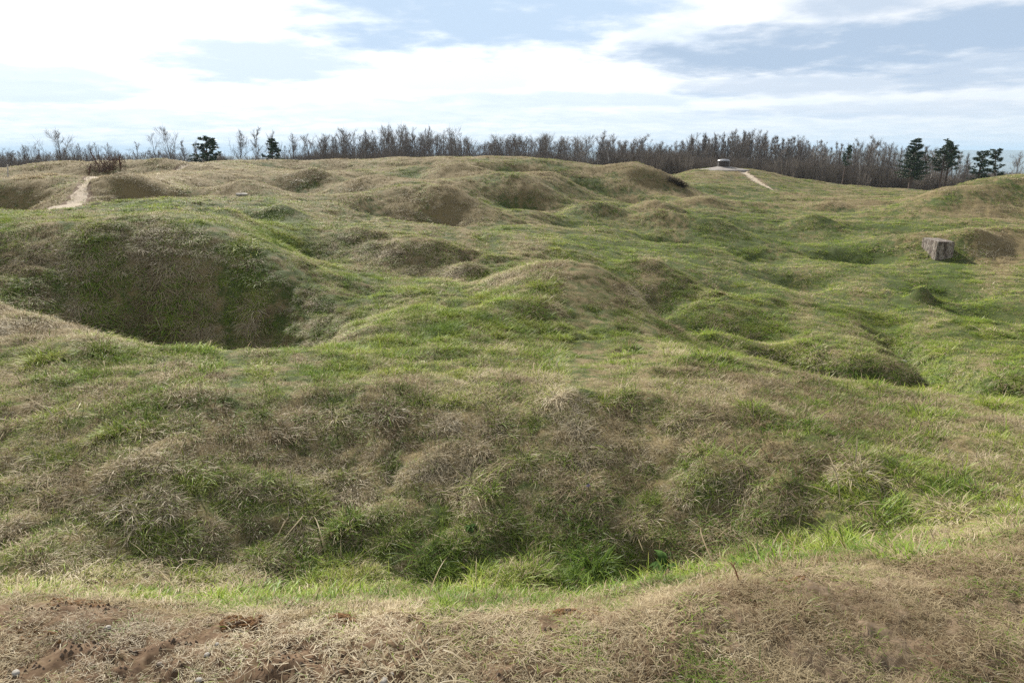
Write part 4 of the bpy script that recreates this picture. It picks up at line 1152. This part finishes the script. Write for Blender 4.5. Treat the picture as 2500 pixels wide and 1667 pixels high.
# rusty moss cushions on the edge of the worn turf
m_moss = simple_mat('rusty moss', (0.10, 0.040, 0.014), (0.17, 0.085, 0.024), 30, 0.95, 0.4, c3=(0.05, 0.028, 0.016))
V = []; F = []
g = random.Random(9)
for (px0, px1, py, n, sp_) in ((1335, 1460, 1484, 420, 8), (1270, 1310, 1487, 160, 5), (800, 870, 1512, 190, 7), (120, 250, 1476, 420, 11), (540, 640, 1530, 150, 12), (60, 160, 1600, 40, 12), (2270, 2310, 1500, 40, 6), (1900, 1960, 1450, 40, 8)):
    for k in range(n):
        px, py_ = g.uniform(px0, px1), py + g.gauss(0, sp_)
        th, tt = ray(px, py_); rr = -1.78 / tt; x, y = rr * math.sin(th), rr * math.cos(th)
        z = gz(x, y); s = g.uniform(.003, .0095)
        b_ = len(V); m_ = 6
        for lv, (q, h) in enumerate(((1.2, -0.4), (1.0, 0.35), (0.55, 0.85))):
            for i in range(m_):
                a = 6.283 * i / m_ + g.uniform(-.2, .2); V.append((x + s * q * g.uniform(.7, 1.5) * math.cos(a), y + s * q * g.uniform(.7, 1.5) * math.sin(a), z + s * h * g.uniform(.4, 1.1)))
        V.append((x, y, z + s))
        for lv in range(2):
            for i in range(m_):
                a = b_ + lv * m_ + i; c = b_ + lv * m_ + (i + 1) % m_; F.append((a, c, c + m_, a + m_))
        for i in range(m_): F.append((b_ + 2 * m_ + i, b_ + 2 * m_ + (i + 1) % m_, b_ + 3 * m_))
ob = mesh_from('moss', V, F, [m_moss]); tag(ob, 'rusty brown moss cushions along the edge of the worn turf', 'moss', kind='stuff')

# clods and crumbs of soil
m_clod = simple_mat('soil crumbs', (0.05, 0.032, 0.02), (0.13, 0.09, 0.058), 25, 0.95, 0.3)
V = []; F = []
cxs = RNG.uniform(-2.2, 1.8, 26000); cys = RNG.uniform(1.2, 2.5, 26000)
_, cb, _ = cover(cxs, cys); czs = height(cxs, cys)
for x, y, z, b_ in zip(cxs, cys, czs, cb):
    if b_ < g.uniform(0.25, 1.1): continue
    s = 0.0025 + 0.012 * g.random() ** 4; o0 = len(V)
    for (ux, uy, uz) in ((1, 0, 0), (-.5, .87, 0), (-.5, -.87, 0), (.2, .1, 1), (-.3, .4, .8)):
        V.append((x + s * ux * g.uniform(.6, 1.3), y + s * uy * g.uniform(.6, 1.3), z - .2 * s + s * uz * g.uniform(.6, 1.2)))
    F += [(o0, o0 + 1, o0 + 4), (o0, o0 + 4, o0 + 3), (o0 + 1, o0 + 2, o0 + 4), (o0 + 2, o0 + 3, o0 + 4), (o0 + 2, o0, o0 + 3)]
ob = mesh_from('soil', V, F, [m_clod], smooth=False); tag(ob, 'loose soil crumbs on the bare ground', 'soil', kind='stuff')

# ------------------------------------------------------------------ far hills across the valley
nth, nr = 220, 46
V = np.zeros((nth, nr, 3))
for j, r in enumerate(np.linspace(2900, 14500, nr)):
    a = np.linspace(R(-75), R(75), nth)
    x, y = r * np.sin(a), r * np.cos(a)
    ridge = math.exp(-((r - 8200) / 1700) ** 2)
    h = -120 + ridge * (82 + 55 * sstep(R(-14), R(18), a) + 5 * np.sin(a * 9 + 1) + 3.5 * fbm(a * 16, a * 0 + r / 2600, 81, 3)) + 14 * fbm(x / 900, y / 900, 82, 3)
    V[:, j] = np.stack([x, y, np.minimum(h, 60)], 1)
idx = np.arange(nth * nr).reshape(nth, nr)
Qh = np.stack([idx[:-1, :-1], idx[1:, :-1], idx[1:, 1:], idx[:-1, 1:]], -1).reshape(-1, 4)
m_hill = simple_mat('distant woods and fields', (0.035, 0.045, 0.022), (0.09, 0.10, 0.05), 0.004, 0.95, 0, c3=(0.15, 0.14, 0.08))
me = quads_mesh('hills', V.reshape(-1, 3), Qh[:, ::-1]); me.materials.append(m_hill)
hl = bpy.data.objects.new('hills', me); COL.objects.link(hl)
tag(hl, 'low blue wooded hills across the valley', 'hills', kind='structure')

HAZE = 1.6e-4
m_haze = bpy.data.materials.new('even air haze'); m_haze.use_nodes = True; m_haze.node_tree.nodes.clear()
t = NT(m_haze.node_tree); pv = t.new('ShaderNodeVolumePrincipled'); pv.inputs['Density'].default_value = HAZE; pv.inputs['Color'].default_value = (0.52, 0.69, 0.88, 1)
o = t.new('ShaderNodeOutputMaterial'); t.l.new(pv.outputs[0], o.inputs['Volume'])
zl, zh, q = -150.0, 75.0, 15500.0
hz = mesh_from('haze', [(-q, -q, zl), (q, -q, zl), (q, q, zl), (-q, q, zl), (-q, -q, zh), (q, -q, zh), (q, q, zh), (-q, q, zh)],
               [(3, 2, 1, 0), (4, 5, 6, 7), (0, 1, 5, 4), (1, 2, 6, 5), (2, 3, 7, 6), (3, 0, 4, 7)], [m_haze], smooth=False)
tag(hz, 'thin pale air between the plateau and the far hills', 'haze', kind='stuff')

# ------------------------------------------------------------------ light, sky, camera
SUN_EL, SUN_AZ = R(34), R(-24)                      # azimuth from +Y, right positive
sd = Vector((math.cos(SUN_EL) * math.sin(SUN_AZ), math.cos(SUN_EL) * math.cos(SUN_AZ), math.sin(SUN_EL)))
sl = bpy.data.lights.new('sun', 'SUN'); sl.energy = 5.0; sl.angle = R(1.5); sl.color = (1.0, 0.955, 0.88)
so = bpy.data.objects.new('sun', sl); COL.objects.link(so)
so.rotation_euler = sd.to_track_quat('Z', 'Y').to_euler(); so.location = (-20, 40, 60)

w = bpy.data.worlds.new('World'); scene.world = w; w.use_nodes = True
w.cycles.sampling_method = 'NONE'
w.node_tree.nodes.clear(); t = NT(w.node_tree)
sky = t.new('ShaderNodeTexSky', sky_type='NISHITA'); sky.sun_disc = False
sky.sun_elevation = SUN_EL; sky.sun_rotation = SUN_AZ; sky.air_density = 1.0; sky.dust_density = 2.5
gen = t.new('ShaderNodeTexCoord').outputs['Generated']
sp = t.new('ShaderNodeSeparateXYZ'); t.l.new(gen, sp.inputs[0])
az = t.math('ARCTAN2', sp.outputs[0], sp.outputs[1])
el = t.math('ARCSINE', sp.outputs[2])
den = t.math('ADD', t.math('MAXIMUM', sp.outputs[2], 0.0), 0.10)
cv = t.new('ShaderNodeCombineXYZ')
t.set(cv.inputs[0], t.math('DIVIDE', sp.outputs[0], den)); t.set(cv.inputs[1], t.math('DIVIDE', sp.outputs[1], den))
na = t.noise(cv.outputs[0], 1.1, 4, 0.58); nb = t.noise(cv.outputs[0], 3.1, 5, 0.6)
warp_a = t.math('MULTIPLY', t.math('SUBTRACT', na, 0.5), 1.0); warp_b = t.math('MULTIPLY', t.math('SUBTRACT', nb, 0.5), 1.0)
# the shaded cloud bellies, each at its own bearing and elevation: centre px, py, half widths, strength
BELLY = [(1150, 25, 420, 95, 1.0, 0), (900, 60, 150, 60, .4, 0), (2130, 118, 500, 62, 1.0, 1), (2420, 150, 260, 48, .8, 1), (2080, 8, 150, 38, .75, 1), (2400, 55, 260, 40, .45, 1),
         (90, 205, 210, 40, .6, 0), (640, 150, 240, 50, .75, 0), (680, 95, 70, 30, .35, 0), (1080, 185, 240, 40, .4, 0), (1000, 275, 420, 24, .35, 0), (1950, 205, 260, 26, .6, 1), (1330, 245, 380, 20, .5, 0), (2150, 268, 330, 18, .35, 1),
         (1640, 110, 150, 50, .5, 0), (300, 290, 320, 22, .3, 0), (1500, 290, 500, 14, .3, 0)]
blue = None; grey = None
warp = t.math('ADD', t.math('MULTIPLY', warp_a, 3.0), t.math('MULTIPLY', warp_b, 2.2))
aec = t.new('ShaderNodeCombineXYZ'); t.set(aec.inputs[0], az); t.set(aec.inputs[1], el); ae = aec.outputs[0]
for (px, py, hw, hh, s, g) in BELLY:
    th, tt = ray(px, py); e0 = math.atan(tt)
    vm = t.new('ShaderNodeVectorMath', operation='MULTIPLY_ADD'); t.l.new(ae, vm.inputs[0])
    vm.inputs[1].default_value = (FPX / hw, FPX / hh, 0); vm.inputs[2].default_value = (-th * FPX / hw, -e0 * FPX / hh, 0)
    dt = t.new('ShaderNodeVectorMath', operation='DOT_PRODUCT'); t.l.new(vm.outputs[0], dt.inputs[0]); t.l.new(vm.outputs[0], dt.inputs[1])
    d = dt.outputs['Value']
    f = t.math('ADD', d, warp)
    k = t.math('MULTIPLY', t.math('SUBTRACT', 1.0, t.smooth(f, 0.2, 1.6)), s)
    if g: grey = k if grey is None else t.math('MAXIMUM', grey, k)
    else: blue = k if blue is None else t.math('MAXIMUM', blue, k)
white = t.mix(t.smooth(az, -0.5, 0.75), (0.92, 0.93, 0.945), (0.63, 0.645, 0.665))
horizon = t.mix(t.smooth(az, -0.55, 0.7), (0.55, 0.62, 0.675), (0.44, 0.51, 0.575))
clear = t.mix(t.math('SUBTRACT', 1.0, t.smooth(el, -0.01, 0.115)), white, horizon)
clear = t.mix(t.math('MULTIPLY', t.smooth(nb, 0.35, 0.65), t.math('MULTIPLY', t.smooth(el, 0.16, 0.03), 0.5)), clear, white)
streak = t.math('MULTIPLY', t.smooth(na, 0.5, 0.68), 0.35)
clear = t.mix(streak, clear, (0.50, 0.58, 0.66))
clear = t.mix(blue, clear, (0.375, 0.475, 0.60))
clear = t.mix(grey, clear, (0.30, 0.38, 0.49))
# higher up: broken thin cloud in front of the blue
cl = t.smooth(na, 0.36, 0.6)
nish = t.mix(1.0, sky.outputs[0], (0.05, 0.05, 0.05), 'MULTIPLY')
high = t.mix(t.math('MULTIPLY', cl, 0.85), nish, (0.48, 0.5, 0.53))
full = t.mix(t.smooth(el, 0.2, 0.55), clear, high)
full10 = t.mix(1.0, full, (10, 10, 10), 'MULTIPLY')
bg = t.new('ShaderNodeBackground'); t.set(bg.inputs[0], full10); bg.inputs[1].default_value = 0.1
o = t.new('ShaderNodeOutputWorld'); t.l.new(bg.outputs[0], o.inputs[0])

cam = bpy.data.cameras.new('camera'); cam.sensor_width = 36; cam.lens = 36 * FPX / 2500.0
cam.clip_start = 0.05; cam.clip_end = 40000
co_ = bpy.data.objects.new('camera', cam); COL.objects.link(co_)
co_.location = (0, 0, CAM_Z); co_.rotation_euler = (math.pi / 2 - PITCH, 0, 0)
scene.camera = co_
scene.view_settings.view_transform = 'Standard'; scene.view_settings.look = 'None'
scene.view_settings.exposure = 0.7; scene.view_settings.gamma = 1.0
scene.render.engine = 'CYCLES'
scene.cycles.max_bounces = 4; scene.cycles.volume_bounces = 1; scene.cycles.diffuse_bounces = 2; scene.cycles.transmission_bounces = 3; scene.cycles.transparent_max_bounces = 8
scene.cycles.use_denoising = False; scene.cycles.denoiser = 'OPENIMAGEDENOISE'; scene.cycles.denoising_input_passes = 'RGB_ALBEDO_NORMAL'
scene.cycles.use_adaptive_sampling = False; scene.cycles.adaptive_threshold = 0.012; scene.cycles.adaptive_min_samples = 16
scene.cycles.sample_clamp_indirect = 4.0
